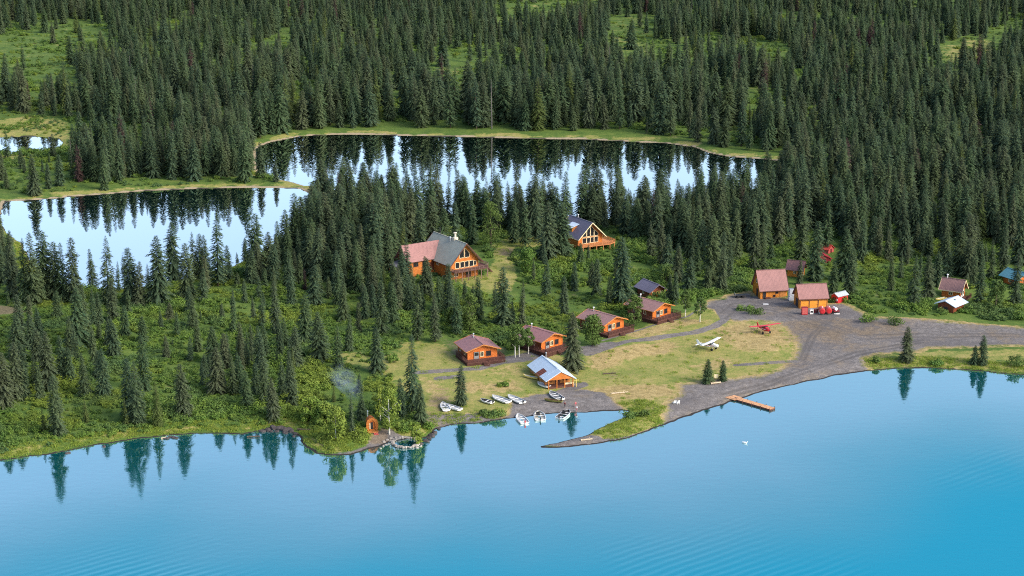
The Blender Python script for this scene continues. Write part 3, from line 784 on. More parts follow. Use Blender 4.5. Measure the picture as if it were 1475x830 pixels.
SPECIAL = {(664,584): "dark full spruce standing alone on the grass beside the white boats", (825,533): "broad dark spruce right behind the white-roofed boat house",
 (594,598): "tallest spruce right of the sauna, narrow crown, near the boat beach", (895,438): "very tall lone spruce in the brush right of the lodge path",
 (1306,522): "broad lone spruce on the grassy strip by the big lake", (1415,526): "right spruce of the close pair on the grassy lake strip",
 (1403,525): "smaller left spruce of the close pair on the grassy lake strip", (1019,552): "left one of two young spruces by the beach below the white plane",
 (1041,549): "right one of two young spruces by the beach below the white plane", (788,374): "big full spruce touching the left side of the purple-roofed lodge",
 (811,372): "slender spruce overlapping the purple lodge roof", (433,364): "purple-brown dead spruce at the left lake's right end", (114,262): "red-brown dying spruce in the clump right of the pond",
 (544,536): "broad full spruce at the edge of the grassy left clearing", (440,497): "pointed broad spruce in the middle of the brush hollow",
 (1151,410): "small spruce standing in front of the little yellow cabin", (1199,424): "broad spruce behind the workshop with three doors",
 (481,579): "thin pale young spruce left of the sauna smoke", (266,600): "broad spruce above the shore, rightmost of the lakeside row",
 (336,482): "very thin spire of a spruce alone on the open brush slope", (1223,424): "tall spruce right behind the small red shed"}
byanchor = {}
for s in individual:
    key = (int(round(s[5])), int(round(s[6])))
    if s[7] and key in SPECIAL: continue
    k = min(range(len(ANCHORS)), key=lambda a: (ANCHORS[a][0] - s[5]) ** 2 + (1.7 * (ANCHORS[a][1] - s[6])) ** 2)
    byanchor.setdefault(k, []).append(s)
labels = {}
for k, ss in byanchor.items():
    ss.sort(key=lambda s: s[5])
    hs = sorted(s[3] for s in ss)
    for i, s in enumerate(ss):
        look = 'tall' if s[3] > 16.5 else ('small' if s[3] < 10 else 'mid-sized')
        if s[4] == 'y': look = 'pale young'
        if len(ss) == 1: labels[id(s)] = f"{look} spruce {ANCHORS[k][2]}"
        else: labels[id(s)] = f"{look} spruce, {ORD[i] if i < len(ORD) else 'last '}{'left' if i else 'left'}most {ANCHORS[k][2]}"

def snag_mesh(name, seed, H):
    r = random.Random(seed); mb = MB(); mb.tube((0, 0, -.5), (.15, .1, H), .22, .05, 7)
    for k in range(34):
        z = H * (.22 + .75 * k / 34); a = k * 2.4; L = (1 - k / 40) * r.uniform(.5, 1.5)
        mb.tube((0, 0, z), (math.cos(a) * L, math.sin(a) * L, z - .25 * L), .045, .012, 4)
    o = mb.build('x', SNAGM); me = o.data; bpy.data.objects.remove(o); me.name = name; return me
SNAGM = paint('snag_grey_wood', (.13, .12, .11), .9, vary=.3, scale=3)
SNAG = snag_mesh('snag_mesh', 4, SP_H)
def make_spruce(name, crown):
    root = empty(name, (0, 0, 0))
    for nm, me in (('trunk', SP_TRUNK), ('crown', crown)):
        o = link(bpy.data.objects.new(nm, me)); o.parent = root
    return root
for s in individual:
    sort = s[4]; key = (int(round(s[5])), int(round(s[6])))
    name, crown, wide = 'spruce_tree', SP_CROWN[rnd.randrange(len(SP_CROWN))], rnd.uniform(.95, 1.25)
    if sort == 'w': crown, wide = SP_CROWN[rnd.choice((2, 4, 7))], 1.1
    if sort == 'W': crown, wide = SP_CROWN[rnd.choice((2, 4, 6))], 1.45
    if sort == 'y': crown = SP_YOUNG[rnd.randrange(2)]
    if sort == 'n': crown, wide = SP_CROWN[5], .8
    if sort == 'd': name, crown = 'dead_spruce', SP_DEAD
    if sort == 'b': crown, wide = SP_BIG, .95
    if s[3] < 9 and sort == '': wide *= 1.3
    o = make_spruce(name, crown)
    o.location = (s[0], s[1], s[2] - .1); o.rotation_euler = (R(rnd.gauss(0, 1.2)), R(rnd.gauss(0, 1.2)), rnd.uniform(0, 6.28))
    k = s[3] / SP_H; o.scale = (k * wide, k * wide, k)
    tag(o, SPECIAL.get(key) if s[7] and key in SPECIAL else labels[id(s)], 'tree', 'spruces around the lodges and the lakes' if sort != 'd' else 'dying spruces')

# ---- everything of the forest past those: one mass, instanced on points
def proto_collection(name, meshes):
    c = bpy.data.collections.new(name)
    for i, me in enumerate(meshes):
        c.objects.link(bpy.data.objects.new('%s_%02d' % (name, i), me))
    return c
def scatter(name, pts, rots, scales, picks, coll, tilt=None):
    me = bpy.data.meshes.new(name); me.vertices.add(len(pts)); me.vertices.foreach_set('co', np.asarray(pts, np.float32).ravel())
    for an, tp, dat in (('rot', 'FLOAT_VECTOR', rots), ('scl', 'FLOAT_VECTOR', scales)):
        a = me.attributes.new(an, tp, 'POINT'); a.data.foreach_set('vector', np.asarray(dat, np.float32).ravel())
    a = me.attributes.new('pick', 'INT', 'POINT'); a.data.foreach_set('value', np.asarray(picks, np.int32))
    o = link(bpy.data.objects.new(name, me))
    ng = bpy.data.node_groups.new(name + '_nodes', 'GeometryNodeTree')
    ng.interface.new_socket('Geometry', in_out='INPUT', socket_type='NodeSocketGeometry'); ng.interface.new_socket('Geometry', in_out='OUTPUT', socket_type='NodeSocketGeometry')
    n = ng.nodes; gi = n.new('NodeGroupInput'); go = n.new('NodeGroupOutput')
    ci = n.new('GeometryNodeCollectionInfo'); ci.inputs['Collection'].default_value = coll; ci.inputs['Separate Children'].default_value = True; ci.inputs['Reset Children'].default_value = True
    ip = n.new('GeometryNodeInstanceOnPoints'); ip.inputs['Pick Instance'].default_value = True
    def at(nm, tp):
        q = n.new('GeometryNodeInputNamedAttribute'); q.data_type = tp; q.inputs['Name'].default_value = nm; return q.outputs['Attribute']
    L = ng.links.new
    L(gi.outputs[0], ip.inputs['Points']); L(ci.outputs[0], ip.inputs['Instance']); L(at('pick', 'INT'), ip.inputs['Instance Index'])
    L(at('rot', 'FLOAT_VECTOR'), ip.inputs['Rotation']); L(at('scl', 'FLOAT_VECTOR'), ip.inputs['Scale']); L(ip.outputs[0], go.inputs[0])
    md = o.modifiers.new('scatter', 'NODES'); md.node_group = ng
    return tag(o, kind='stuff')
def joined(crown, trunk):
    bm = bmesh.new(); bm.from_mesh(crown); k = len(bm.faces); bm.from_mesh(trunk)
    bm.faces.ensure_lookup_table()
    for fa in bm.faces[k:]: fa.material_index = 1
    me = bpy.data.meshes.new('forest_spruce'); bm.to_mesh(me); bm.free()
    me.materials.append(crown.materials[0]); me.materials.append(BARKM)
    return me
FOREST_PROTO = proto_collection('forest_sorts', [joined(c, SP_TRUNK) for c in SP_CROWN] + [joined(SP_DEAD, SP_TRUNK), SNAG, joined(SP_YOUNG[0], SP_TRUNK), joined(SP_YOUNG[1], SP_TRUNK)])
fa = np.array([s[:4] for s in forest], float); nF = len(fa)
sc_ = fa[:, 3] / SP_H; wd_ = sc_ * _rs.uniform(.88, 1.35, nF)
scatter('spruce_forest', fa[:, :3], np.stack([_rs.normal(0, .03, nF), _rs.normal(0, .03, nF), _rs.uniform(0, 6.28, nF)], 1),
        np.stack([wd_, wd_, sc_], 1), np.where(_rs.rand(nF) < .055, len(SP_CROWN) + _rs.choice(4, nF, p=[.2, .06, .42, .32]), _rs.randint(0, len(SP_CROWN), nF)), FOREST_PROTO)
print('TREES individual', len(individual), 'forest', nF)

# ------------------------------------------------------------------ leafy trees and bushes
def leaf_cloud(r, clumps, per, size, tipz=None):
    """Leaf-sized faces spread through clumps: verts, quads, tip."""
    v = []; f = []; tip = []
    for (cx, cy, cz, cr) in clumps:
        for _ in range(per):
            while True:
                d = Vector((r.uniform(-1, 1), r.uniform(-1, 1), r.uniform(-1, 1)))
                if .05 < d.length < 1: break
            d = d.normalized() * (d.length ** .45)
            p = Vector((cx, cy, cz)) + Vector((d.x * cr, d.y * cr, d.z * cr * .85))
            n = (d + Vector((r.uniform(-.7, .7), r.uniform(-.7, .7), r.uniform(-.3, .9)))).normalized()
            a = n.orthogonal().normalized(); b = n.cross(a); th = r.uniform(0, 6.28)
            a, b = a * math.cos(th) + b * math.sin(th), b * math.cos(th) - a * math.sin(th)
            s = size * r.uniform(.6, 1.3)
            k = len(v); v += [p - a * s, p + b * s * .55, p + a * s, p - b * s * .55]; f.append((k, k + 1, k + 2, k + 3))
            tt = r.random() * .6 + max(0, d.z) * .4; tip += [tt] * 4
    return np.array(v), np.array(f), tip
def leafy_mesh(name, seed, H, W, mat, nc, per, size, low=.22, pointed=.5):
    r = random.Random(seed); cl = []
    for k in range(nc):
        t = r.random() ** .9; z = H * (low + (1 - low) * t)
        rad = W * .5 * (math.sin(math.pi * min(1, (.12 + .88 * t)) ** .8) ** pointed if t < .97 else .2) * r.uniform(.3, 1)
        a = r.uniform(0, 6.28); cr = W * r.uniform(.11, .2)
        cl.append((math.cos(a) * rad * .85, math.sin(a) * rad * .85, min(z, H - cr), cr))
    v, f, tip = leaf_cloud(r, cl, per, size)
    return np_mesh(name, v, f, mat, {'tip': tip})
def limb_mesh(name, seed, H, r0, mat, W):
    r = random.Random(seed); mb = MB()
    mb.tube((0, 0, -.5), (.1, 0, H * .45), r0, r0 * .6, 7); mb.tube((.1, 0, H * .45), (0, .1, H * .92), r0 * .6, r0 * .15, 6)
    for k in range(6):
        z = H * r.uniform(.28, .7); a = r.uniform(0, 6.28); L = W * r.uniform(.25, .4)
        mb.tube((0, 0, z), (math.cos(a) * L, math.sin(a) * L, z + L * .9), r0 * .35, r0 * .1, 5)
    o = mb.build('x', mat); me = o.data; bpy.data.objects.remove(o); me.name = name
    return me
LEAFY = [  # foot x, y, top y, width m, sort, label
 (707,358,288,10.5,'cotton',"big rounded leafy green tree between the main lodge and the upper lake"),
 (742,515,466,5.5,'birch',"pale-trunked birch between two orange cabins, leftmost of three"),
 (748,514,470,5.0,'birch',"white-trunked birch in the middle of three between two cabins"),
 (761,510,472,4.0,'birch',"slim birch right of its two neighbours, overlapping a cabin roof"),
 (677,476,421,7.5,'cotton',"bright green leafy tree in the brush behind the front cabin"),
 (853,498,452,8.0,'cotton',"broad leafy tree left of the third cabin"),
 (913,469,424,7.0,'cotton',"leafy tree between the third and fourth cabins"),
 (987,456,418,4.0,'birch',"slender birch right of the fourth cabin"),
 (1008,464,428,4.6,'birch',"young white-trunked birch on the grass by the gravel bend"),
 (484,634,585,6.5,'pale',"bright yellow-green rounded tree left of the barrel sauna"),
 (561,626,556,6.5,'pale',"tall yellow-green birch right of the barrel sauna"),
 (548,606,556,5.0,'pale',"pale leafy tree behind the barrel sauna"),
 (1434,448,402,7.0,'cotton',"leafy green bush tree between white-roofed shed and right edge"),
 (470,612,578,7.0,'willow',"dark blue-green willow on the point left of the sauna"),
 (448,608,572,7.0,'willow',"dark willow at the left end of the sauna point"),
 (650,470,442,5.0,'cotton',"small leafy tree in the thicket above the front cabin"),
 (960,410,384,6.0,'cotton',"leafy tree in the brush above the small dark cabin"),
 (820,415,390,5.0,'willow',"dark leafy willow in brush below the purple-roofed lodge"),
 (760,392,356,8.0,'willow',"dark rounded willow on the lodge lawn's right side"),
 (600,640,612,4.0,'pale',"bright bush by the shore right of the stone ring"),
]
sorts = {'cotton': (LEAF, BARKM, .30), 'birch': (LEAF, BIRCH, .26), 'pale': (LEAF_PALE, BIRCH, .28), 'willow': (SHRUB, BARKM, .3)}
for i, (px, py, pt, W, sort, lab) in enumerate(LEAFY):
    p = place1(px, py); h = tree_height(p.x, p.y, p.z, pt)
    fm_, bk, ls = sorts[sort]
    root = empty('birch_tree' if bk is BIRCH else 'leafy_tree', p, rnd.uniform(0, 6.28), lab, 'tree', 'leafy trees between the spruces')
    nm = {'birch': .35, 'pale': .12}.get(sort, .08)
    cr = link(bpy.data.objects.new('crown', leafy_mesh('leafy_crown_mesh', 100 + i, h, W, fm_, 46 if W > 6 else 30, 62, ls, nm, .6))); cr.parent = root
    tr = link(bpy.data.objects.new('trunk', limb_mesh('leafy_trunk_mesh', 200 + i, h, .10 + .012 * h, bk, W))); tr.parent = root

def shrub_mesh(name, seed, mat, H, W, nc, per, size):
    r = random.Random(seed); cl = []
    for k in range(nc):
        a = r.uniform(0, 6.28); q = r.random() ** .6 * W * .42
        cl.append((math.cos(a) * q, math.sin(a) * q, H * r.uniform(.15, .72) * (1 - .45 * (q / (W * .5)) ** 2), W * r.uniform(.16, .26)))
    v, f, tip = leaf_cloud(r, cl, per, size)
    return np_mesh(name, v, f, mat, {'tip': tip})
BUSHES = [
 (1073,447,438,8,"roundish green bush at the left end of the gravel lot's bush row"),(1088,452,441,8,"right-hand green bush of the gravel lot's bush row"),
 (713,600,588,9,"low bright green bush on the bank left of the beach"),(700,599,590,6,"small reedy bush left end of the bank by the boats"),
 (905,603,590,8,"rounded willow bush on the green point beside the inlet"),(925,600,590,6,"low willow bush at the landward side of the green point"),
 (725,556,550,6,"low green mound of shrub on the grass above the boats"),
 (1262,523,512,5,"low shrub at the left end of the grassy lake strip"),(1350,526,515,7,"low shrub in the middle of the grassy lake strip"),(1463,528,508,8,"leafy shrub at the right end of the grassy lake strip"),
 (1252,464,448,9,"green bush at the left end of the lot-side hedge of brush"),(1288,467,450,10,"bright green bush below the forest on the lot's upper edge"),
 (618,618,606,5,"small bush on the corner bank by the big spruce"),(575,608,596,6,"dark bush under the tall rusty spruce"),
]
for i, (px, py, pt, W, lab) in enumerate(BUSHES):
    p = place1(px, py); h = min(5., tree_height(p.x, p.y, p.z, pt))
    W = W * .55
    o = link(bpy.data.objects.new('bush', shrub_mesh('bush_mesh', 300 + i, LEAF if i % 2 else SHRUB, h, W, 14, 46, .24)))
    o.location = p; o.scale = (1.25, .9, 1); tag(o, lab, 'bush', 'bushes by the gravel and the shore')

SH = [shrub_mesh('undergrowth_mesh', 400 + k, SHRUB, h, w, 10, 42, .2) for k, (h, w) in enumerate([(1.6, 2.6), (2.2, 3.2), (1.3, 3.0), (2.8, 3.4), (1.8, 2.2), (2.4, 2.6)])]
SHP = proto_collection('shrub_sorts', SH)
pts = []
def sow(poly, n, reject=.5):
    wp = world_poly(poly); lo, hi = wp.min(0), wp.max(0)
    xs = _rs.uniform(lo[0], hi[0], n); ys = _rs.uniform(lo[1], hi[1], n)
    px, py = project(xs, ys, np.zeros(n)); ok = pin(poly, px, py) & (px > -220) & (px < 1720)
    xs, ys, px, py = xs[ok], ys[ok], px[ok], py[ok]
    sd = water_sd(xs, ys)
    ok = sd > np.where(py < 300, 1.2, 2.6) + 2.5 * _rs.rand(len(xs))
    for q, grow in ((MEADOW, 1.5), (GRAVEL_LOT, 2.5), (LODGE_LAWN, 1), (SAUNA_YARD, .5), (BEACH_BOATS, 1)):
        ok &= poly_sd(world_poly(q), xs, ys) > grow
    ok &= ~((poly_sd(world_poly(RIGHT_STRIP), xs, ys) < 0) & (_rs.rand(len(xs)) < .8))
    ok &= ~(pin(LEFT_CLEAR, px, py) & (_rs.rand(len(xs)) < .8)) & ~pin([(-60,440),(0,446),(35,452),(38,460),(0,462),(-60,462)], px, py)
    for q in KEEP[1:]: ok &= ~pin(q, px, py)
    d = vnoise(xs, ys, 11) * .6 + vnoise(xs, ys, 4) * .4
    ok &= (d + (_rs.rand(len(xs)) - .5) * .35 > reject)
    zz = terrain(xs[ok], ys[ok])
    for a, b_, c_, dd in zip(xs[ok], ys[ok], zz, d[ok]): pts.append((a, b_, c_ - .15, dd))
sow([(-220,345),(10,340),(60,420),(300,400),(450,300),(560,300),(800,330),(1000,305),(1120,270),(1720,270),(1720,486),(1260,462),(1040,430),(900,470),(760,520),(600,490),(560,600),(520,650),(440,640),(420,615),(200,630),(-220,690)], 100000, .42)
sow([(420,620),(440,590),(520,590),(600,590),(620,620),(600,640),(560,640),(500,652),(455,650)], 1200, .3)
sow([(-60,160),(110,165),(366,225),(440,265),(300,268),(150,275),(-60,290)], 9000, .48)
sow([(380,196),(480,180),(700,184),(900,190),(1030,205),(1130,225),(1200,222),(1100,160),(400,150)], 9000, .5)
sow([(-60,5),(1540,5),(1540,195),(1000,195),(700,180),(400,180),(-60,160)], 42000, .52)
sow(FAR_CLEAR, 1500, .6)
sow(FAR_CLEAR3, 700, .5); sow(FAR_CLEAR4, 700, .45); sow(FAR_CLEAR6, 700, .5)
pa = np.array(pts); nS = len(pa)
sz = _rs.uniform(.4, 1.0, nS) * (.55 + .9 * pa[:, 3]) * (.78 + .5 * smooth(.45, .75, vnoise(pa[:, 0], pa[:, 1], 16)))
scatter('undergrowth', pa[:, :3], np.stack([np.zeros(nS), np.zeros(nS), _rs.uniform(0, 6.28, nS)], 1), np.stack([sz * 1.1, sz * 1.1, sz], 1), _rs.randint(0, len(SH), nS), SHP)

# tufts of grass along banks and on the meadow
def tuft_mesh(seed, H, W, n):
    r = random.Random(seed); v = []; f = []; tip = []
    for k in range(n):
        a = r.uniform(0, 6.28); q = r.random() ** .5 * W; x0, y0 = math.cos(a) * q, math.sin(a) * q
        h = H * r.uniform(.5, 1.1); th = r.uniform(0, 6.28); wx, wy = math.cos(th) * .05, math.sin(th) * .05
        lx, ly = r.uniform(-.4, .4) * h, r.uniform(-.4, .4) * h
        b0 = len(v); v += [(x0 - wx, y0 - wy, 0), (x0 + wx, y0 + wy, 0), (x0 + lx + wx * .4, y0 + ly + wy * .4, h), (x0 + lx - wx * .4, y0 + ly - wy * .4, h)]
        f.append((b0, b0 + 1, b0 + 2, b0 + 3)); tip += [0, 0, 1, 1]
    return np_mesh('grass_tuft_mesh', np.array(v), np.array(f), GRASSM, {'tip': tip})
TP = proto_collection('tuft_sorts', [tuft_mesh(k, .28 + .07 * k, .9, 40) for k in range(4)])
n = 150000
xs = _rs.uniform(-210, 230, n); ys = _rs.uniform(410, 690, n); sd = water_sd(xs, ys); px, py = project(xs, ys, np.zeros(n))
inm = poly_sd(world_poly(MEADOW), xs, ys) < 0
rimm = (sd > 1.0) & (sd < 8)
bad = (poly_sd(world_poly(GRAVEL_LOT), xs, ys) < 1) | (poly_sd(world_poly(BEACH_BOATS), xs, ys) < 1) | (poly_sd(world_poly(SAUNA_YARD), xs, ys) < .5) | ((poly_sd(world_poly(SPIT), xs, ys) < 1.5) & (px < 868)) | (line_d(world_poly([(848,521),(875,512),(905,503),(950,496),(1000,489),(1030,480),(1044,470),(1036,455)]), xs, ys) < 2.4)
dd = vnoise(xs, ys, 7)
ok = (px > -20) & (px < 1500) & (sd > 1.0) & ~bad & ((inm & (_rs.rand(n) < .035)) | (rimm & ~inm) | (pin(LODGE_LAWN, px, py) & (_rs.rand(n) < .1)))
xs, ys = xs[ok], ys[ok]; zz = terrain(xs, ys); nG = len(xs); sz = _rs.uniform(.5, 1.3, nG)
scatter('grass', np.stack([xs, ys, zz], 1), np.stack([np.zeros(nG), np.zeros(nG), _rs.uniform(0, 6.28, nG)], 1), np.stack([sz, sz, sz], 1), _rs.randint(0, 4, nG), TP)
print('SHRUBS', nS, 'TUFTS', nG)

# ================================================================== BUILDINGS
class House:
    """A gabled building. Local frame: front gable at y = 0 facing -y, ridge running back along +y, floor at z = lift."""
    def __init__(s, name, label, cat, px, py, yaw, L, W, hw, rise, wall, roof, oe=.8, og=.8, lift=0., fascia=None, skirt=None, group=None, dz=0.):
        s.p = place1(px, py); s.p.z += dz
        s.root = empty(name, s.p, R(yaw), label, cat, group)
        s.L, s.W, s.hw, s.rise, s.lift = L, W, hw + lift, rise, lift
        mb = MB(); h = s.hw
        mb.prism([(-W / 2, lift - .15), (W / 2, lift - .15), (W / 2, h), (0, h + rise), (-W / 2, h)], 0, L)
        s.wall = mb.build('wall', wall, s.root)
        if lift > .3 or skirt:
            sk_ = MB().box(-W / 2 + .12, .12, -2.2, W / 2 - .12, L - .12, lift - .16); sk_.build('foundation', skirt or DECKB, s.root)
        else:
            MB().box(-W / 2 + .05, .05, -2.2, W / 2 - .05, L - .05, lift - .16).build('foundation', DARKSTONE, s.root)
        s.roof = s.gable_roof(-og, L + og, W, h, rise, oe, roof, s.root)
        if fascia:
            k = rise / (W / 2); f = MB()
            for sx in (-1, 1):
                for yy in (-og - .03, L + og + .03):
                    f.beam((sx * (W / 2 + oe), yy, h - k * oe + .12), (0, yy, h + rise + .12), .06, .3)
                f.beam((sx * (W / 2 + oe + .04), -og, h - k * oe + .08), (sx * (W / 2 + oe + .04), L + og, h - k * oe + .08), .06, .22)
            f.build('fascia', fascia, s.roof)
    def gable_roof(s, y0, y1, W, h, rise, oe, mat, parent, x0=0.):
        k = rise / (W / 2); e = W / 2 + oe; ze = h - k * oe + .2; zr = h + rise + .2
        mb = MB()
        mb.slab([(x0 - e, y0, ze), (x0 - e, y1, ze), (x0 - .01, y1, zr), (x0 - .01, y0, zr)], .18)
        mb.slab([(x0 + e, y1, ze), (x0 + e, y0, ze), (x0 + .01, y0, zr), (x0 + .01, y1, zr)], .18)
        mb.beam((x0, y0 - .02, zr + .0), (x0, y1 + .02, zr + .0), .36, .12)
        return mb.build('roof', mat, parent)
    def face(s, side, u, z, out=0.):
        if side == 'front': return Vector((u, -out, z))
        if side == 'back': return Vector((-u, s.L + out, z))
        if side == 'right': return Vector((s.W / 2 + out, s.L / 2 + u, z))
        return Vector((-s.W / 2 - out, s.L / 2 - u, z))
    def panel(s, mb, side, poly, o0, o1):
        n = len(poly); vs = [s.face(side, u, z, o0) for u, z in poly] + [s.face(side, u, z, o1) for u, z in poly]
        mb.add(vs, [tuple(range(n)), tuple(range(2 * n - 1, n - 1, -1))] + [(i, i + n, (i + 1) % n + n, (i + 1) % n) for i in range(n)])
    def window(s, side, u, z, w, h, frame=None, mull=1, name='window', poly=None):
        """Frame with muntins and, inside it, a pane of dark glass."""
        frame = frame or CREAM
        poly = poly or [(u - w / 2, z), (u + w / 2, z), (u + w / 2, z + h), (u - w / 2, z + h)]
        mb = MB()
        for i in range(len(poly)):
            a, b = poly[i], poly[(i + 1) % len(poly)]
            mb.beam(s.face(side, a[0], a[1], .05), s.face(side, b[0], b[1], .05), .13, .13)
        for k in range(1, mull + 1):
            uu = u - w / 2 + w * k / (mull + 1)
            mb.beam(s.face(side, uu, z, .05), s.face(side, uu, z + h, .05), .09, .09)
        f = mb.build(name, frame, s.root)
        g = MB(); s.panel(g, side, poly, .004, .03); g.build('pane', GLASS, f)
        return f
    def door(s, side, u, z, w, h, mat, glass=False, trim=None):
        mb = MB(); s.panel(mb, side, [(u - w / 2, z), (u + w / 2, z), (u + w / 2, z + h), (u - w / 2, z + h)], .004, .06)
        d = mb.build('door', mat, s.root)
        t = MB()
        for a, b in (((u - w / 2 - .06, z), (u - w / 2 - .06, z + h)), ((u + w / 2 + .06, z), (u + w / 2 + .06, z + h)), ((u - w / 2 - .12, z + h + .06), (u + w / 2 + .12, z + h + .06))):
            t.beam(s.face(side, a[0], a[1], .05), s.face(side, b[0], b[1], .05), .12, .12)
        t.build('door_frame', trim or DECKB, d)
        if glass:
            g = MB(); s.panel(g, side, [(u - w / 2 + .15, z + .9), (u + w / 2 - .15, z + .9), (u + w / 2 - .15, z + h - .15), (u - w / 2 + .15, z + h - .15)], .063, .08); g.build('pane', GLASS, d)
        else:
            k = MB(); k.tube(s.face(side, u + w * .36, z + h * .46, .06), s.face(side, u + w * .36, z + h * .46, .16), .05, .05, 6); k.build('handle', DARK, d)
        return d
    def chimney(s, x_, y_, h, r=.16, mat=None, cap=True, box=None):
        k = s.rise / (s.W / 2); z0 = s.hw + s.rise - abs(x_) * k
        mb = MB()
        if box: mb.box(x_ - box, y_ - box, z0 - .8, x_ + box, y_ + box, z0 + h * .45)
        mb.tube((x_, y_, z0 - .3), (x_, y_, z0 + h), r, r, 8)
        if cap: mb.tube((x_, y_, z0 + h + .1), (x_, y_, z0 + h + .35), r * 1.9, r * 1.2, 8); mb.tube((x_, y_, z0 + h - .02), (x_, y_, z0 + h + .12), r * .5, r * .5, 6)
        return mb.build('chimney', mat or ALU, s.roof)
    def deck(s, outline, z, floor, rail, rails=None, post=None, base=-2., gap=1.4):
        """Deck on posts: outline in local x, y; rails = list of railing runs."""
        n = len(outline); mb = MB()
        vs = [(x_, y_, z - .22) for x_, y_ in outline] + [(x_, y_, z) for x_, y_ in outline]
        mb.add(vs, [tuple(range(n - 1, -1, -1)), tuple(range(n, 2 * n))] + [(i, (i + 1) % n, (i + 1) % n + n, i + n) for i in range(n)])
        d = mb.build('deck', floor, s.root)
        r = MB()
        for run in rails or []:
            for (ax, ay), (bx, by) in zip(run[:-1], run[1:]):
                a = Vector((ax, ay, z)); b = Vector((bx, by, z)); L = (b - a).length; m_ = max(1, int(L / 1.5))
                for k in range(m_ + 1):
                    q = a.lerp(b, k / m_); r.box(q.x - .06, q.y - .06, z, q.x + .06, q.y + .06, z + 1.05)
                r.beam(a + Vector((0, 0, 1.05)), b + Vector((0, 0, 1.05)), .14, .07); r.beam(a + Vector((0, 0, .15)), b + Vector((0, 0, .15)), .05, .08)
                nb = max(1, int(L / .3))
                for k in range(nb):
                    q = a.lerp(b, (k + .5) / nb); r.beam(q + Vector((0, 0, .15)), q + Vector((0, 0, 1.02)), .07, .05)
        if rails: r.build('railing', rail, d)
        for (ax, ay), (bx, by) in zip(outline, outline[1:] + outline[:1]):
            L = math.hypot(bx - ax, by - ay); m_ = max(1, int(L / 2.6))
            for k in range(m_):
                t = (k + .04) / m_; qx, qy = ax + (bx - ax) * t, ay + (by - ay) * t
                cx = sum(p[0] for p in outline) / n; cy = sum(p[1] for p in outline) / n
                qx += (cx - qx) * .04; qy += (cy - qy) * .04
                MB().box(qx - .11, qy - .11, base, qx + .11, qy + .11, z - .23).build('deck_post', post or rail, d)
        return d
    def steps(s, x_, y_, z, w, n, mat, dirx=0, diry=-1):
        mb = MB(); rise_ = z / n
        for k in range(n):
            o = .3 * (k + 1); zz = z - rise_ * (k + 1)
            cx, cy = x_ + dirx * o, y_ + diry * o
            mb.box(cx - (w / 2 if diry else .17), cy - (.17 if diry else w / 2), zz - .08, cx + (w / 2 if diry else .17), cy + (.17 if diry else w / 2), zz)
        for e in (-1, 1):
            ox, oy = (e * (w / 2 + .05), 0) if diry else (0, e * (w / 2 + .05))
            mb.beam((x_ + ox, y_ + oy, z - .1), (x_ + ox + dirx * .3 * n, y_ + oy + diry * .3 * n, -.3), .08, .25)
        return mb.build('steps', mat, s.root)

# ---- the main lodge: green gable, faded red wing, deck over a walk-out basement
H = House('main_lodge', 'large orange log lodge with steep green roof, faded red wing and raised front deck', 'lodge', 669, 400, 34, 18.5, 11.5, 6.0, 6.3, ORANGE, ROOF_GREEN, 1.0, 1.7, fascia=DECKB)
for u in (-2.9, -.95, .95, 2.9): H.window('front', u, 3.7, 1.6, 2.1, CREAM, 0)
k = 6.3 / 5.75
for u0, u1 in ((-2.0, -.15), (.15, 2.0)):
    zb = 7.2; H.window('front', 0, 0, 0, 0, CREAM, 0, poly=[(u0, zb), (u1, zb), (u1, 6.0 + (5.75 - abs(u1)) * k - 1.5), (u0, 6.0 + (5.75 - abs(u0)) * k - 1.5)])
H.window('front', -3.4, .9, 1.6, 1.2); H.door('front', 1.5, .05, 1.8, 2.2, DECKB, True); H.window('front', 4.3, 3.9, 1.0, 1.6, CREAM, 0)
H.window('right', -5, 3.9, 1.8, 1.5); H.window('right', 0, 3.9, 1.8, 1.5); H.window('left', -6.5, 3.6, 1.6, 1.4); H.window('left', 1, 3.6, 1.4, 1.4)
H.deck([(-6.2, -3.6), (7.4, -3.6), (9.2, -1.2), (9.2, 4.0), (5.76, 4.0), (5.76, -.02), (-6.2, -.02)], 3.3, DECKB, paint('railing_grey_brown', (.19, .12, .10), .7), [[(-6.1, -.1), (-6.1, -3.5), (7.3, -3.5), (9.1, -1.2), (9.1, 3.9), (5.9, 3.9)]])
H.steps(9.3, 1.2, 3.3, 1.3, 10, DECKB, 1, 0)
H.chimney(.3, 6.3, 2.6, .38, paint('chimney_cream', (.62, .56, .44), .8), True, .75); H.chimney(2.2, 8.6, 2.2, .1, GREYM); H.chimney(-.9, 7.6, 1.6, .22, ALU); H.chimney(.4, 16.5, 2.8, .06, GREYM, False)
# wing
WL, WW, WH, WR = 10.5, 7.4, 6.3, 4.4
wy0 = 10.4; ycen = wy0 + WW / 2
mb = MB(); vs = []
poly = [(0, -1.2), (WW, -1.2), (WW, WH), (WW / 2, WH + WR), (0, WH)]
x_in, x_out = -5.74, -5.75 - WL
n5 = 5
vs = [(x_in, wy0 + a, z_) for a, z_ in poly] + [(x_out, wy0 + a, z_) for a, z_ in poly]
mb.add(vs, [tuple(range(5)), tuple(range(9, 4, -1))] + [(i, i + 5, (i + 1) % 5 + 5, (i + 1) % 5) for i in range(5)])
wing = mb.build('wing', ORANGE, H.root)
k2 = WR / (WW / 2); eo = .8
mb = MB(); xa, xb = -3.6, x_out - 1.0
mb.slab([(xa, wy0 - eo, WH - k2 * eo + .2), (xb, wy0 - eo, WH - k2 * eo + .2), (xb, ycen - .01, WH + WR + .2), (xa + 3.0, ycen - .01, WH + WR + .2)], .18)
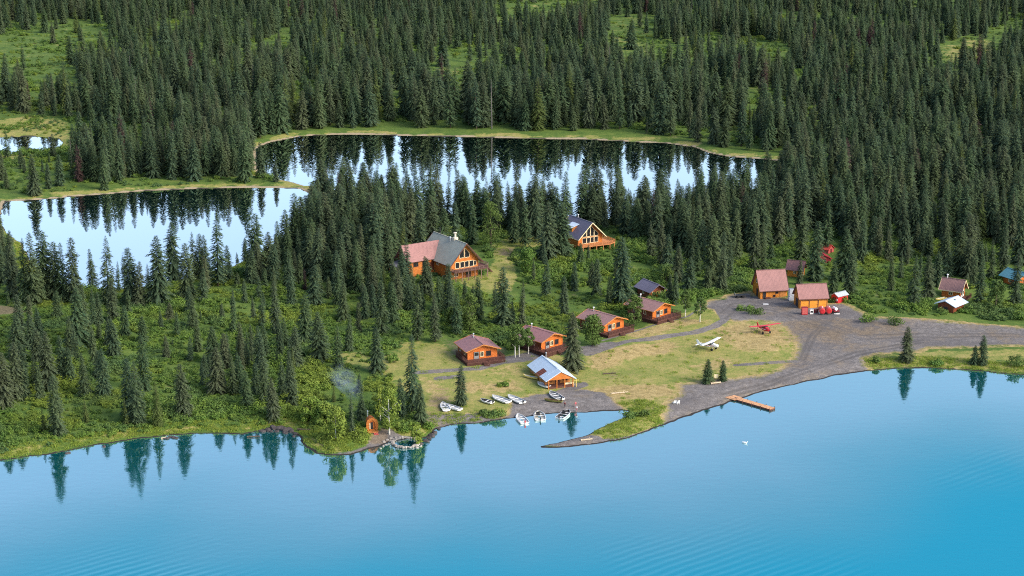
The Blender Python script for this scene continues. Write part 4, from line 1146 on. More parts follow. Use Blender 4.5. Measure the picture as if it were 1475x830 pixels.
mb.slab([(xb, wy0 + WW + eo, WH - k2 * eo + .2), (xa, wy0 + WW + eo, WH - k2 * eo + .2), (xa + 3.0, ycen + .01, WH + WR + .2), (xb, ycen + .01, WH + WR + .2)], .18)
wr = mb.build('roof', ROOF_PINK, wing)
f = MB(); f.box(x_in - 3.6, wy0 - .07, 1.4, x_in - .3, wy0 - .004, 4.6); f.build('entry', REDLOG, wing)
def plain_window(parent, c, w, h, axis='x'):
    mb = MB()
    x_, y_, z_ = c
    for a, b in (((-w/2, 0), (w/2, 0)), ((-w/2, h), (w/2, h)), ((-w/2, 0), (-w/2, h)), ((w/2, 0), (w/2, h)), ((0, 0), (0, h))):
        A = (x_ + a[0], y_ - .05, z_ + a[1]) if axis == 'x' else (x_ - .05, y_ + a[0], z_ + a[1])
        B = (x_ + b[0], y_ - .05, z_ + b[1]) if axis == 'x' else (x_ - .05, y_ + b[0], z_ + b[1])
        mb.beam(A, B, .12, .12)
    if axis == 'x': mb2 = MB().box(x_ - w/2, y_ - .03, z_, x_ + w/2, y_ - .005, z_ + h)
    else: mb2 = MB().box(x_ - .03, y_ - w/2, z_, x_ - .005, y_ + w/2, z_ + h)
    f = mb.build('window', DECKB, parent); mb2.build('pane', GLASS, parent)
plain_window(wing, (x_out + 2.9, wy0, 3.6), 1.9, 1.5)
plain_window(wing, (x_out + 6.2, wy0, 3.6), 1.2, 1.5)
# low porch at the wing's outer end
mb = MB(); mb.slab([(x_out - 4.2, wy0 + 1.0, 4.2), (x_out - 4.2, wy0 + 6.8, 4.2), (x_out - .05, wy0 + 6.8, 5.1), (x_out - .05, wy0 + 1.0, 5.1)], .16)
pr = mb.build('porch_roof', ROOF_GREY, wing)
for yy in (1.3, 6.4): MB().box(x_out - 4.0, wy0 + yy, -2, x_out - 3.8, wy0 + yy + .2, 4.1).build('porch_post', ORANGE, wing)
LODGE = H

# ---- the second lodge: slate-purple roof, glazed gable, wrap-round deck
H = House('glazed_lodge', 'orange log lodge with purple-grey roof, glazed gable and orange deck pointing right', 'lodge', 850, 357, 31, 12.5, 10.5, 4.6, 5.0, ORANGE, ROOF_PURPLE, .9, 1.6, fascia=CREAM)
k = 5.0 / 5.25
for u0, u1 in ((-3.4, -1.75), (-1.55, -.1), (.1, 1.55), (1.75, 3.4)):
    H.window('front', 0, 0, 0, 0, CREAM, 0, poly=[(u0, 1.9), (u1, 1.9), (u1, 4.0), (u0, 4.0)])
    H.window('front', 0, 0, 0, 0, CREAM, 0, poly=[(u0, 4.4), (u1, 4.4), (u1, 4.6 + (5.25 - abs(u1)) * k - 1.1), (u0, 4.6 + (5.25 - abs(u0)) * k - 1.1)])
H.deck([(-5.6, -3.2), (6.0, -4.4), (9.5, -2.6), (9.5, 5.), (5.26, 5.), (5.26, -.02), (-5.6, -.02)], 1.6, DECKO, DECKO, [[(-5.5, -.1), (-5.5, -3.1), (6.0, -4.3), (9.4, -2.6), (9.4, 4.9), (5.4, 4.9)]])
# dormer on the left slope with its own light roof
mb = MB(); mb.prism([(4.2, 0), (8.2, 0), (8.2, 2.3), (4.2, 2.3)], 0, .01)
dm = MB(); zc = 4.6
dm.add([(-4.6, 5.2, zc + .7), (-4.6, 9.0, zc + .7), (-4.6, 9.0, zc + 2.6), (-4.6, 5.2, zc + 2.6), (-1.9, 5.2, zc + 3.3), (-1.9, 9.0, zc + 3.3)],
       [(0, 1, 2, 3), (0, 3, 4), (1, 5, 2), (3, 2, 5, 4), (0, 4, 5, 1)])
do = dm.build('dormer', ORANGE, H.roof)
MB().slab([(-5.2, 4.8, zc + 2.62), (-5.2, 9.4, zc + 2.62), (-1.3, 9.4, zc + 3.75), (-1.3, 4.8, zc + 3.75)], .14).build('dormer_roof', ROOF_WHITE, H.roof)
plain_window(H.root, (-4.62, 7.1, zc + 1.2), 2.2, 1.0, 'y')
H.window('left', -2, 2.0, 1.5, 1.4); H.window('right', 0, 2.0, 1.6, 1.6); H.chimney(.8, 9.5, 1.6, .2, ALU)

# ---- four orange guest cabins on stilts with dark decks
CABS = [(695, 521, 21, 9.4, 8.8, ROOF_MAROON, 'orange guest cabin with maroon roof, left end of the row above the boats'),
        (795, 505, 43, 9.0, 10.4, ROOF_MAROON, 'orange guest cabin directly behind the white-roofed boat house'),
        (884, 480, 43, 9.0, 10.4, ROOF_BROWN, 'orange guest cabin with dark steps, third one up from the boats'),
        (953, 460, 45, 9.0, 10.6, ROOF_BROWN, 'orange guest cabin farthest up the path, below the small dark cabin')]
for (px, py, yaw, W, L, rf, lab) in CABS:
    H = House('guest_cabin', lab, 'cabin', px, py, yaw, L, W, 2.75, 1.55, ORANGE2, rf, .85, 1.1, lift=1.1, fascia=PALELOG, skirt=DECKB, group='orange guest cabins in a row')
    H.door('front', -1.9, 1.12, 1.5, 2.05, GREYM, True)
    H.window('front', -.2, 1.7, 1.1, 1.4, CREAM, 1); H.window('front', 1.9, 1.65, 1.5, 1.5, DECKB, 0)
    H.window('left', -2.2, 2.0, 1.0, 1.1, ALU, 0); H.window('left', 2.0, 2.0, 1.0, 1.1, CREAM, 0); H.window('right', 0, 2.0, 1.2, 1.1, CREAM, 0)
    w2 = W / 2
    H.deck([(-w2 - 1.3, -3.3), (w2 + 1.4, -3.3), (w2 + 1.4, 2.2), (w2 + .02, 2.2), (w2 + .02, -.02), (-w2 - .02, -.02), (-w2 - .02, L * .8), (-w2 - 1.3, L * .8)], 1.05, DECKB, DECKB,
           [[(-w2 - 1.2, L * .8), (-w2 - 1.2, -3.2), (-1.0, -3.2)], [(.8, -3.2), (w2 + 1.3, -3.2), (w2 + 1.3, 2.1)]], base=-1.5)
    H.steps(-.1, -3.35, 1.05, 1.6, 5, DECKB)
    xs0, xs1, ys0 = -w2 - 1.25, w2 + 1.35, -3.27
    for a_, b_ in ((( xs0, ys0), (xs1, ys0)), ((xs0, ys0), (xs0, L * .8))):
        nb = int(math.hypot(b_[0] - a_[0], b_[1] - a_[1]) / .28); lat = MB()
        for q in range(nb):
            t_ = (q + .5) / nb; X0, Y0 = a_[0] + (b_[0] - a_[0]) * t_, a_[1] + (b_[1] - a_[1]) * t_
            lat.box(X0 - .085, Y0 - .03, -1.2, X0 + .085, Y0 + .03, .8)
        lat.build('deck_skirt_lattice', DECKB, H.root)
    H.chimney(-.3, L - 1.8, 1.25, .15, ALU)
    # shade of the left wall painted as darker boards over the same logs
    MB().box(-w2 - .035, .05, 1.0, -w2 - .004, L - .05, 3.8).build('shaded_side_boards', REDLOG, H.root)

H = House('small_dark_cabin', 'little red-brown cabin with slate-purple roof standing in brush above the guest cabins', 'cabin', 946, 428, 30, 7.0, 6.2, 2.5, 1.9, REDLOG, ROOF_PURPLE, .8, 1.4)
H.door('front', .2, .1, 1.0, 2.0, ORANGE2, True); H.window('front', -1.8, .9, 1.0, 1.1); H.window('front', 1.9, .9, 1.0, 1.1); H.window('left', 0, .9, 1.0, 1.0)
for u in (-3.0, 0, 3.0): MB().box(u - .1, -1.3, -1, u + .1, -1.1, 2.45).build('porch_post', ORANGE, H.root)
H.deck([(-3.2, -1.6), (3.2, -1.6), (3.2, -.02), (-3.2, -.02)], .1, DECKB, DECKB)

# ---- workshops beside the gravel lot
H = House('barn_workshop', 'tall orange-yellow barn with steep faded red roof, left of the three-door workshop', 'barn', 1089.5, 426, -80, 9.4, 8.4, 3.3, 5.4, YELLOW, ROOF_PINK, .6, .5, fascia=DECKB)
H.door('front', 1.0, .05, 1.6, 2.6, DARK); H.window('front', 0, 4.6, 1.1, 1.2, CREAM, 0)
H.door('right', -3.3, .05, 1.1, 2.3, DARK, False, ORANGE); H.window('right', 1.1, 1.6, .9, .9, DECKB, 0); H.window('right', .2, .5, .8, .7, DECKB, 0)
mb = MB(); H.panel(mb, 'right', [(2.0, .1), (4.2, .1), (4.2, 2.4), (2.0, 2.4)], .004, .07); mb.build('shutter_door', PALELOG, H.root)
MB().box(H.W / 2 + .1, 1.6, .0, H.W / 2 + 1.0, 3.4, .5).build('bench', DECKB, H.root)
H.chimney(-.6, .3, .6, .15, WHITE, False)
H = House('garage_workshop', 'orange-yellow workshop with three wide doors and faded red roof', 'workshop', 1147.5, 441, -82, 9.4, 6.6, 3.6, 3.7, YELLOW, ROOF_PINK, .45, .5, fascia=DECKB)
for u in (-3.05, 0, 3.05):
    H.door('right', u, .05, 2.75, 2.55, DOORY, False, DECKB)
H.door('front', .3, .05, 2.4, 2.6, DARK, False)
H = House('little_yellow_cabin', 'tiny yellow-orange cabin with pinkish roof behind the workshops, a spruce before it', 'cabin', 1157, 398, 68, 5.2, 4.2, 2.9, 2.4, YELLOW, ROOF_PINK, .6, .7)
H.door('front', 0, .1, 1.0, 2.0, CREAM); H.window('left', 0, 1.1, 1.0, 1.0)
H = House('red_shed', 'small bright red shed with grey-white roof right of the garages', 'shed', 1202, 436, -52, 4.8, 2.9, 2.3, .8, RED, metal_roof('roof_shed_grey', (.42, .45, .48)), .35, .3)
H.door('front', 0, .05, .9, 1.7, DARKRED); H.window('front', 1.0, .8, .5, .6, WHITE, 0)
H = House('brown_roofed_cabin', 'orange cabin with brown roof and white glazed door, beside the white-roofed shed', 'cabin', 1385.5, 430, 58, 6.2, 5.2, 3.0, 2.9, ORANGE2, ROOF_BROWN, .6, 1.0, lift=.4, fascia=CREAM)
H.door('front', -.9, .45, 1.2, 2.2, WHITE, True, WHITE); H.door('front', .9, .45, 1.2, 2.2, WHITE, True, WHITE); H.window('left', 0, 1.4, 1.2, 1.0)
H.chimney(0, 5.4, 1.1, .2, WHITE); H.deck([(-2.8, -2.4), (2.8, -2.4), (2.8, -.02), (-2.8, -.02)], .4, DECKB, DECKB, [[(-2.7, -2.3), (2.7, -2.3), (2.7, -.1)]])
H = House('white_roofed_shed', 'low brown shed with broad white metal roof half sunk in bushes', 'shed', 1362, 449, -42, 7.2, 5.6, 2.5, 1.1, REDLOG, ROOF_WHITE, 1.1, .8)
H.door('front', 0, .05, 1.4, 1.5, DARK); MB().tube((1.2, 3.6, 3.1), (1.2, 3.6, 3.75), .2, .2, 8).build('vent_pipe', DARK, H.roof)
H = House('teal_roofed_cabin', 'orange cabin with teal blue roof at the right border, among spruces', 'cabin', 1474, 412, 30, 7.0, 6.0, 2.9, 1.7, ORANGE2, ROOF_TEAL, 1.0, 1.0)
H.door('front', .6, .1, 1.1, 2.0, CREAM, True); H.window('left', 0, 1.0, 1.2, 1.1)
H.deck([(-3.2, -2.4), (3.6, -2.4), (3.6, -.02), (-3.2, -.02)], .3, PALELOG, PALELOG, [[(-3.1, -2.3), (3.5, -2.3)]])
H = House('upper_red_shed', 'small red-roofed shed, the upper of two among spruces behind the workshops', 'shed', 1197, 364, 50, 4.4, 4.0, 1.4, 1.3, PINKRED, paint('roof_bright_red', (.44, .06, .045), .5), .4, .4)
H.door('front', 0, .05, .8, 1.3, DARKRED)
H = House('lower_red_shed', 'dark red-roofed shed, the lower of two among spruces behind the workshops', 'shed', 1187, 379, 8, 5.2, 5.0, 1.6, 1.3, DARKRED, paint('roof_deep_red', (.30, .025, .03), .5), .5, .4)
H.door('front', 0, .05, .9, 1.3, DARK)

# ---- the boat house with its white metal roof, open porch in front
H = House('boat_house', 'log boat house with pale blue-white metal roof and open porch by the beach', 'boat house', 803, 554.5, 19, 13.2, 7.6, 2.3, 2.1, PALELOG, ROOF_WHITE, .9, .0, dz=.4)
MB().slab([(-4.7, -3.0, 1.97), (-4.7, -.02, 1.97), (-.01, -.02, 4.56), (-.01, -3.0, 4.56)], .17).build('porch_roof', ROOF_WHITE, H.roof)
MB().slab([(4.7, -.02, 1.97), (4.7, -3.0, 1.97), (.01, -3.0, 4.56), (.01, -.02, 4.56)], .17).build('porch_roof', ROOF_WHITE, H.roof)
mb = MB(); mb.prism([(-3.8, 2.1), (3.8, 2.1), (3.8, 2.28), (0, 4.3), (-3.8, 2.28)], -2.75, -2.6); mb.build('gable_boards', ORANGE, H.root)
for u in (-3.7, -1.2, 1.2, 3.7): MB().box(u - .13, -2.8, -1, u + .13, -2.55, 2.09).build('porch_post', ORANGE, H.root)
H.window('front', -2.2, .9, 1.5, 1.1, DECKB, 1); H.window('front', 2.2, .9, 1.5, 1.1, DECKB, 1); H.door('front', 0, .05, 1.2, 2.0, DECKB)
for u in (-4.6, -2.2, 2.6): H.window('left', u, .8, 1.1, 1.0, CREAM, 0)
MB().box(-4.65, 2.2, 2.06, -3.1, 5.0, 2.09).build('tmp', REDLOG, H.roof)
bpy.data.objects.remove(bpy.data.objects['tmp'])
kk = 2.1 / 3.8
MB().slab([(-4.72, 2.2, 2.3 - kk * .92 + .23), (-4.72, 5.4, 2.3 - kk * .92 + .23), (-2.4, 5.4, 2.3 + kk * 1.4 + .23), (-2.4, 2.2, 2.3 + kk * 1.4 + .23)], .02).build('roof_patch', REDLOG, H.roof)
H.chimney(.35, 10.6, 1.7, .15, GREYM)
MB().box(-3.6, -2.7, -.6, 3.6, -.02, .08).build('porch_floor', DECKB, H.root)
BOATHOUSE = H

# ---- barrel sauna on the point
p = place1(536, 621)
root = empty('barrel_sauna', p, R(14), 'upright orange barrel-shaped sauna hut with dark door slit on the wooded point', 'sauna'); root.scale = (.84, .84, .84)
prof = [(-1.05, .35), (1.05, .35), (1.35, 1.1), (1.42, 2.1), (1.28, 3.1), (.8, 3.8), (0, 4.05), (-.8, 3.8), (-1.28, 3.1), (-1.42, 2.1), (-1.35, 1.1)]
MB().prism(prof, 0, 3.6).build('barrel', ORANGE2, root)
mb = MB()
pr2 = [(x_ * 1.06, .35 + (z_ - .35) * 1.04) for x_, z_ in prof]
for i in range(len(prof)):
    a, b_ = pr2[i], pr2[(i + 1) % len(prof)]
    mb.beam((a[0], -.5, a[1]), (b_[0], -.5, b_[1]), .12, .9)
mb.build('front_hoop', ORANGE, root)
MB().box(-.42, -.07, .6, .3, -.004, 2.95).build('door', DARK, root)
MB().box(-.85, -.09, .6, -.5, -.004, 2.7).build('side_light', CREAM, root)
MB().box(-1.7, -2.3, .2, 1.7, -.1, .38).build('deck', PALELOG, root)
mb = MB()
for k in range(3): mb.box(.1, -2.7 - .35 * k, .1 - .16 * k, 1.5, -2.36 - .35 * k, .2 - .16 * k)
mb.build('steps', PINKRED, root)
for sx in (-1.1, 1.1):
    for yy in (.2, 3.2): MB().box(sx - .15, yy - .15, -1, sx + .15, yy + .15, .4).build('leg', DECKB, root)
mb = MB(); mb.tube((-.8, 3.2, 3.3), (-.8, 3.2, 5.6), .13, .13, 8); mb.tube((-.8, 3.2, 5.6), (-.8, 3.2, 5.85), .26, .2, 8); mb.build('chimney', ALU, root)
SAUNA_P = p

# ================================================================== BOATS, PLANES, PEOPLE, GEAR
def boat(px, py, yaw, L, B, label, name='skiff', inner=BOATIN, motor=True, console=False, hull=WHITE, roll=0., dz=None, motor_mat=DARK, seats=3, cat='boat'):
    p = place1(px, py); L *= 1.1; B *= 1.1
    if dz is not None: p.z = dz
    root = empty(name, p, R(yaw), label, cat, 'white skiffs at the beach'); root.rotation_euler = (R(roll), 0, R(yaw))
    st = [(-.5, .46, .05, .62), (-.3, .5, .0, .6), (0., .5, 0., .6), (.2, .45, .02, .64), (.36, .3, .10, .72), (.46, .13, .24, .80), (.5, .015, .42, .86)]
    def sect(y_, hb, kz, gz, off):
        w = max(.01, hb * B * 1.12 - off); kz += off
        return [(-w, y_, gz), (-w * .86, y_, kz + (gz - kz) * .35), (0, y_, kz), (w * .86, y_, kz + (gz - kz) * .35), (w, y_, gz)]
    v = []; f = []
    for off in (0, .07):
        for (t, hb, kz, gz) in st: v += sect(t * L if not off else t * L * .975, hb, kz, gz, off)
    ns = len(st); o2 = ns * 5
    for i in range(ns - 1):
        for j in range(4):
            a = i * 5 + j; f.append((a, a + 1, a + 6, a + 5)); f.append((a + o2, a + 5 + o2, a + 6 + o2, a + 1 + o2))
        for j in (0, 4):
            a = i * 5 + j; f.append((a, a + 5, a + 5 + o2, a + o2))
    f.append((0, 1, 2, 3, 4)); f.append((o2 + 4, o2 + 3, o2 + 2, o2 + 1, o2))
    f.append((0, o2, o2 + 1, 1)); f.append((3, o2 + 3, o2 + 4, 4))
    me = bpy.data.meshes.new('hull'); me.from_pydata(v, [], f); me.materials.append(hull); me.materials.append(inner)
    for pl in me.polygons:
        if min(pl.vertices) >= o2: pl.material_index = 1
    h = link(bpy.data.objects.new('hull', me)); h.parent = root
    bm = bmesh.new(); bm.from_mesh(me); bmesh.ops.recalc_face_normals(bm, faces=bm.faces); bm.to_mesh(me); bm.free()
    g = MB()
    for i in range(ns - 1):
        a, b = st[i], st[i + 1]
        for sx in (-1, 1): g.beam((sx * a[1] * B, a[0] * L, a[3] + .01), (sx * b[1] * B, b[0] * L, b[3] + .01), .09, .07)
    g.build('gunwale', ALU if hull is WHITE else hull, root)
    for k in range(seats):
        t = (-.3, .02, .24)[k]; w = (.46, .47, .38)[k] * B
        MB().box(-w, t * L - .16, .38, w, t * L + .16, .44).build('bench', hull, root)
    if console:
        MB().box(-.3 * B, .02 * L, .3, .05 * B, .1 * L, 1.05).build('console', DARK, root)
        MB().box(-.3 * B, .1 * L + .01, .7, .05 * B, .1 * L + .05, 1.35).build('windscreen', GLASS, root)
    if motor:
        mb = MB(); y0 = -.5 * L
        mb.box(-.16, y0 - .42, .62, .16, y0 - .04, 1.12); mb.box(-.07, y0 - .3, -.35, .07, y0 - .12, .62); mb.box(-.12, y0 - .5, -.12, .12, y0 - .1, -.06)
        mb.tube((0, y0 - .35, -.28), (0, y0 - .02, -.28), .07, .04, 6)
        mb.build('outboard_motor', motor_mat, root)
    return root
# bow direction: yaw 0 points the bow up the photo (away from the camera)
boat(640.5, 588, 12, 5.6, 2.0, 'white skiff, the left one of the pair beside the lone spruce', motor=False)
boat(651, 588.5, 48, 5.8, 2.0, 'white skiff, the right one of the pair beside the lone spruce', motor=False)
boat(701, 580, 52, 3.8, 1.7, 'smallest of the three boats on the grass, dark inside', inner=DARK, motor=True, seats=2)
boat(721, 577, 42, 6.2, 2.2, 'white skiff in the middle of the three on the grass', motor=False)
boat(742.5, 577, 34, 6.6, 2.2, 'white skiff with dark motor, rightmost of the three above the gravel', console=False)
boat(800.5, 572, 24, 6.4, 2.3, 'white skiff pulled up below the boat house porch', inner=paint('boat_inside_dark', (.16, .17, .18), .6))
boat(751, 605, 16, 6.2, 2.3, 'white skiff with red stern floating left of two others at the beach', dz=-.12, motor_mat=RED)
boat(777, 600.5, 4, 6.0, 2.6, 'open light-grey skiff afloat in the middle of three at the beach', dz=-.12, inner=paint('boat_inside_tan', (.34, .32, .26), .6), console=True)
boat(812.5, 598.5, -24, 6.2, 2.3, 'skiff with dark fittings afloat beside the people on the beach', dz=-.12, inner=DARK, console=True)
boat(782.5, 556.5, 42, 4.2, 1.7, 'white round dinghy leaning by the boat house left wall', name='dinghy', motor=False, seats=1)
boat(764, 545, 60, 4.4, 1.0, 'pale yellow canoe lying at the back of the boat house left wall', name='canoe', hull=YELLOWP, motor=False, seats=1, cat='canoe')
boat(1355, 432, 120, 4.2, 1.0, 'small yellow canoe in bushes left of the brown-roofed cabin', name='canoe', hull=YELLOWP, motor=False, seats=1, cat='canoe')
boat(797, 579, 75, 4.6, 1.1, 'old mossy green canoe lying on the gravel below the pulled-up skiff', name='canoe', hull=paint('mossy_green', (.16, .16, .04), .8), inner=DECKB, motor=False, seats=1, cat='canoe')

def plane(px, py, heading, main, trim, label, nose_up=6.):
    """High-wing bush plane on tail wheel, nose along local +x."""
    p = place1(px, py); root = empty('bush_plane', p, 0, label, 'plane', 'bush planes parked on the meadow')
    root.rotation_euler = (0, R(-nose_up), heading)
    st = [(3.1, .22, .25, 1.45), (2.9, .46, .45, 1.45), (2.0, .55, .55, 1.45), (1.5, .58, .62, 1.5), (1.0, .6, .82, 1.62), (-.4, .58, .80, 1.62), (-1.2, .46, .58, 1.52), (-3.0, .22, .3, 1.45), (-4.4, .07, .14, 1.5)]
    v = []; f = []; n = 12
    for (x_, hw_, hh, zc_) in st:
        for k in range(n):
            a = 2 * math.pi * k / n; c, s_ = math.cos(a), math.sin(a)
            v.append((x_, hw_ * math.copysign(abs(c) ** .75, c), zc_ + hh * math.copysign(abs(s_) ** .75, s_)))
    for i in range(len(st) - 1):
        for k in range(n): f.append((i * n + k, i * n + (k + 1) % n, (i + 1) * n + (k + 1) % n, (i + 1) * n + k))
    f.append(tuple(range(n))); f.append(tuple(range((len(st)) * n - 1, (len(st) - 1) * n - 1, -1)))
    MB().add(v, f).build('fuselage', main, root, True)
    for sy in (-1, 1):
        MB().box(-3.6, sy * .335 - .01, 1.42, .9, sy * .335 + .01, 1.6)
        st2 = MB(); st2.add([(1.9, sy * .6, 1.34), (1.9, sy * .6, 1.5), (-1.2, sy * .52, 1.56), (-1.2, sy * .52, 1.4), (1.9, sy * .63, 1.34), (1.9, sy * .63, 1.5), (-1.2, sy * .55, 1.56), (-1.2, sy * .55, 1.4)],
                             [(0, 1, 2, 3), (7, 6, 5, 4), (0, 4, 5, 1), (1, 5, 6, 2), (2, 6, 7, 3), (3, 7, 4, 0)]); st2.build('stripe', trim, root)
        MB().box(-.3, sy * .6 - .02, 1.75, 1.0, sy * .6 + .02, 2.2).build('side_window', GLASS, root)
    MB().add([(1.5, -.5, 1.95), (1.5, .5, 1.95), (1.02, .5, 2.42), (1.02, -.5, 2.42), (1.56, -.5, 1.97), (1.56, .5, 1.97), (1.08, .5, 2.45), (1.08, -.5, 2.45)],
             [(0, 1, 2, 3), (7, 6, 5, 4), (0, 4, 5, 1), (1, 5, 6, 2), (2, 6, 7, 3), (3, 7, 4, 0)]).build('windscreen', GLASS, root)
    for sy in (-1, 1):
        wing_ = MB()
        prof_ = [(1.15, 2.46), (.75, 2.58), (.2, 2.6), (-.5, 2.52), (-.55, 2.49), (.3, 2.44)]
        tipp = [(.98, 2.66), (.62, 2.74), (.2, 2.76), (-.35, 2.7), (-.38, 2.68), (.3, 2.64)]
        vs = [(x_, sy * .02, z_) for x_, z_ in prof_] + [(x_, sy * 5.4, z_) for x_, z_ in tipp]
        wing_.add(vs, [tuple(range(6)), tuple(range(11, 5, -1))] + [(i, (i + 1) % 6, (i + 1) % 6 + 6, i + 6) for i in range(6)])
        wing_.build('wing', main, root)
        MB().beam((.35, sy * .56, 1.1), (.35, sy * 2.9, 2.55), .09, .05).build('wing_strut', main, root)
        MB().add([(-3.5, sy * .05, 1.5), (-4.35, sy * .05, 1.5), (-4.35, sy * 1.6, 1.5), (-3.85, sy * 1.6, 1.5), (-3.5, sy * .05, 1.57), (-4.35, sy * .05, 1.57), (-4.35, sy * 1.6, 1.55), (-3.85, sy * 1.6, 1.55)],
                 [(0, 1, 2, 3), (7, 6, 5, 4), (0, 4, 5, 1), (1, 5, 6, 2), (2, 6, 7, 3), (3, 7, 4, 0)]).build('tailplane', main, root)
        MB().beam((1.35, sy * .4, .95), (1.3, sy * 1.2, .42), .1, .06).build('gear_leg', main, root)
        MB().tube((1.3, sy * 1.12, .42), (1.3, sy * 1.42, .42), .42, .42, 12).build('wheel', RUBBER, root)
    MB().add([(-3.3, -.05, 1.7), (-4.5, -.05, 1.55), (-4.75, -.05, 2.85), (-4.2, -.05, 2.85), (-3.3, .05, 1.7), (-4.5, .05, 1.55), (-4.75, .05, 2.85), (-4.2, .05, 2.85)],
             [(0, 1, 2, 3), (7, 6, 5, 4), (0, 4, 5, 1), (1, 5, 6, 2), (2, 6, 7, 3), (3, 7, 4, 0)]).build('tail_fin', main, root)
    mb = MB(); mb.tube((3.05, 0, 1.45), (3.4, 0, 1.45), .2, .04, 8); mb.box(3.12, -.09, .5, 3.16, .09, 2.4); mb.build('propeller', DARK, root)
    mb = MB(); mb.beam((-4.1, 0, 1.3), (-4.3, 0, .95), .06); mb.tube((-4.3, -.06, .85), (-4.3, .06, .85), .14, .14, 8); mb.build('tail_wheel', RUBBER, root)
    return root
plane(1023, 504, math.atan2(-.60, .80), WHITE, PLANERED, 'white bush plane with red stripe parked on the meadow')
plane(1101, 480, math.atan2(-.93, .37), PLANERED, WHITE, 'red bush plane parked where the meadow meets the gravel')

# ---- dock
a = place1(1060, 575); bxy = place1(1113, 591); a.z = .35; bxy.z = .3
d = (bxy - a); d.z = 0; L = d.length; yaw = math.atan2(d.y, d.x)
root = empty('dock', (a.x, a.y, 0), yaw, 'light orange plank dock running from the beach into the lake', 'dock')
MB().box(-1.2, -1.05, .34, L, 1.05, .48).build('planking', PLANK, root)
mb = MB(); mb.box(-1.2, -1.12, .08, L + .02, -1.06, .46); mb.box(-1.2, 1.06, .08, L + .02, 1.12, .46); mb.box(L + .001, -1.05, .08, L + .07, 1.05, .46); mb.build('skirt_board', DECKB, root)
for t in (.25, .5, .75, .98):
    for sy in (-1, 1): MB().tube((L * t, sy * 1.22, -2.5), (L * t, sy * 1.22, .75), .1, .1, 7).build('pile', DECKB, root)
MB().box(-2.6, -1.7, .3, .9, 1.7, .44).build('landing', PLANK, root)
MB().box(-.3, -.5, .445, .5, .3, .5).build('hatch', DARK, root)

# ---- people
def person(px, py, yaw, label, top, legs, hair, stride=.12, z=None, arms=.25):
    p = place1(px, py)
    if z is not None: p.z = z
    root = empty('person', p, R(yaw), label, 'person', 'people on the beach')
    def skin(name, verts, edges, radii, mat, sub=1):
        me = bpy.data.meshes.new(name); me.from_pydata(verts, edges, [])
        o = link(bpy.data.objects.new(name, me)); md = o.modifiers.new('skin', 'SKIN'); md.use_smooth_shade = True
        for i, r in enumerate(radii): me.skin_vertices[0].data[i].radius = (r, r * .85)
        me.skin_vertices[0].data[0].use_root = True
        s2 = o.modifiers.new('sub', 'SUBSURF'); s2.levels = sub; s2.render_levels = sub
        me.materials.append(mat); o.parent = root; return o
    s = stride
    J = [(0, 0, .95), (0, 0, 1.15), (0, 0, 1.4), (0, 0, 1.5), (0, -.02, 1.58), (0, -.02, 1.74),
         (-.1, 0, .9), (-.11, s * .6, .5), (-.11, s, .08), (-.11, s - .13, .03), (.1, 0, .9), (.11, -s * .3, .5), (.11, -s, .08), (.11, -s - .13, .03),
         (-.19, 0, 1.4), (-.26, .02, 1.12), (-.26 - arms * .2, -.1, .88), (-.26 - arms * .25, -.14, .8), (.19, 0, 1.4), (.27, 0, 1.12), (.27 + arms * .2, -.1, .9), (.27 + arms * .22, -.13, .82)]
    E_ = [(0, 1), (1, 2), (2, 3), (3, 4), (4, 5), (0, 6), (6, 7), (7, 8), (8, 9), (0, 10), (10, 11), (11, 12), (12, 13), (2, 14), (14, 15), (15, 16), (16, 17), (2, 18), (18, 19), (19, 20), (20, 21)]
    rad = [.13, .12, .13, .055, .09, .085, .085, .058, .045, .04, .085, .058, .045, .04, .055, .042, .032, .035, .055, .042, .032, .035]
    skin('body', J, E_, rad, SKIN)
    skin('jacket', [(0, 0, .98), (0, 0, 1.18), (0, 0, 1.4), (0, 0, 1.46), (-.19, 0, 1.4), (-.26, .02, 1.12), (-.26 - arms * .2, -.1, .9), (.19, 0, 1.4), (.27, 0, 1.12), (.27 + arms * .2, -.1, .92)],
         [(0, 1), (1, 2), (2, 3), (2, 4), (4, 5), (5, 6), (2, 7), (7, 8), (8, 9)], [.165, .15, .165, .08, .08, .062, .05, .08, .062, .05], top)
    skin('trousers', [(0, 0, .95), (-.1, 0, .88), (-.11, s * .6, .5), (-.11, s, .12), (.1, 0, .88), (.11, -s * .3, .5), (.11, -s, .12)], [(0, 1), (1, 2), (2, 3), (0, 4), (4, 5), (5, 6)], [.15, .11, .08, .065, .11, .08, .065], legs)
    skin('hair', [(0, .03, 1.7), (0, .0, 1.8)], [(0, 1)], [.095, .08], hair)
    return root
person(813.5, 587.5, 160, 'person in a dark red jacket standing behind the right floating skiff', JRED, TROUS, HAIR)
person(829, 587, 200, 'person in a red shirt standing on the gravel beach', SPINK, TROUP, HAIR)
person(830.5, 593, 150, 'person in a white shirt at the water edge of the beach', SWHITE, TROUP, HAIR, .18)

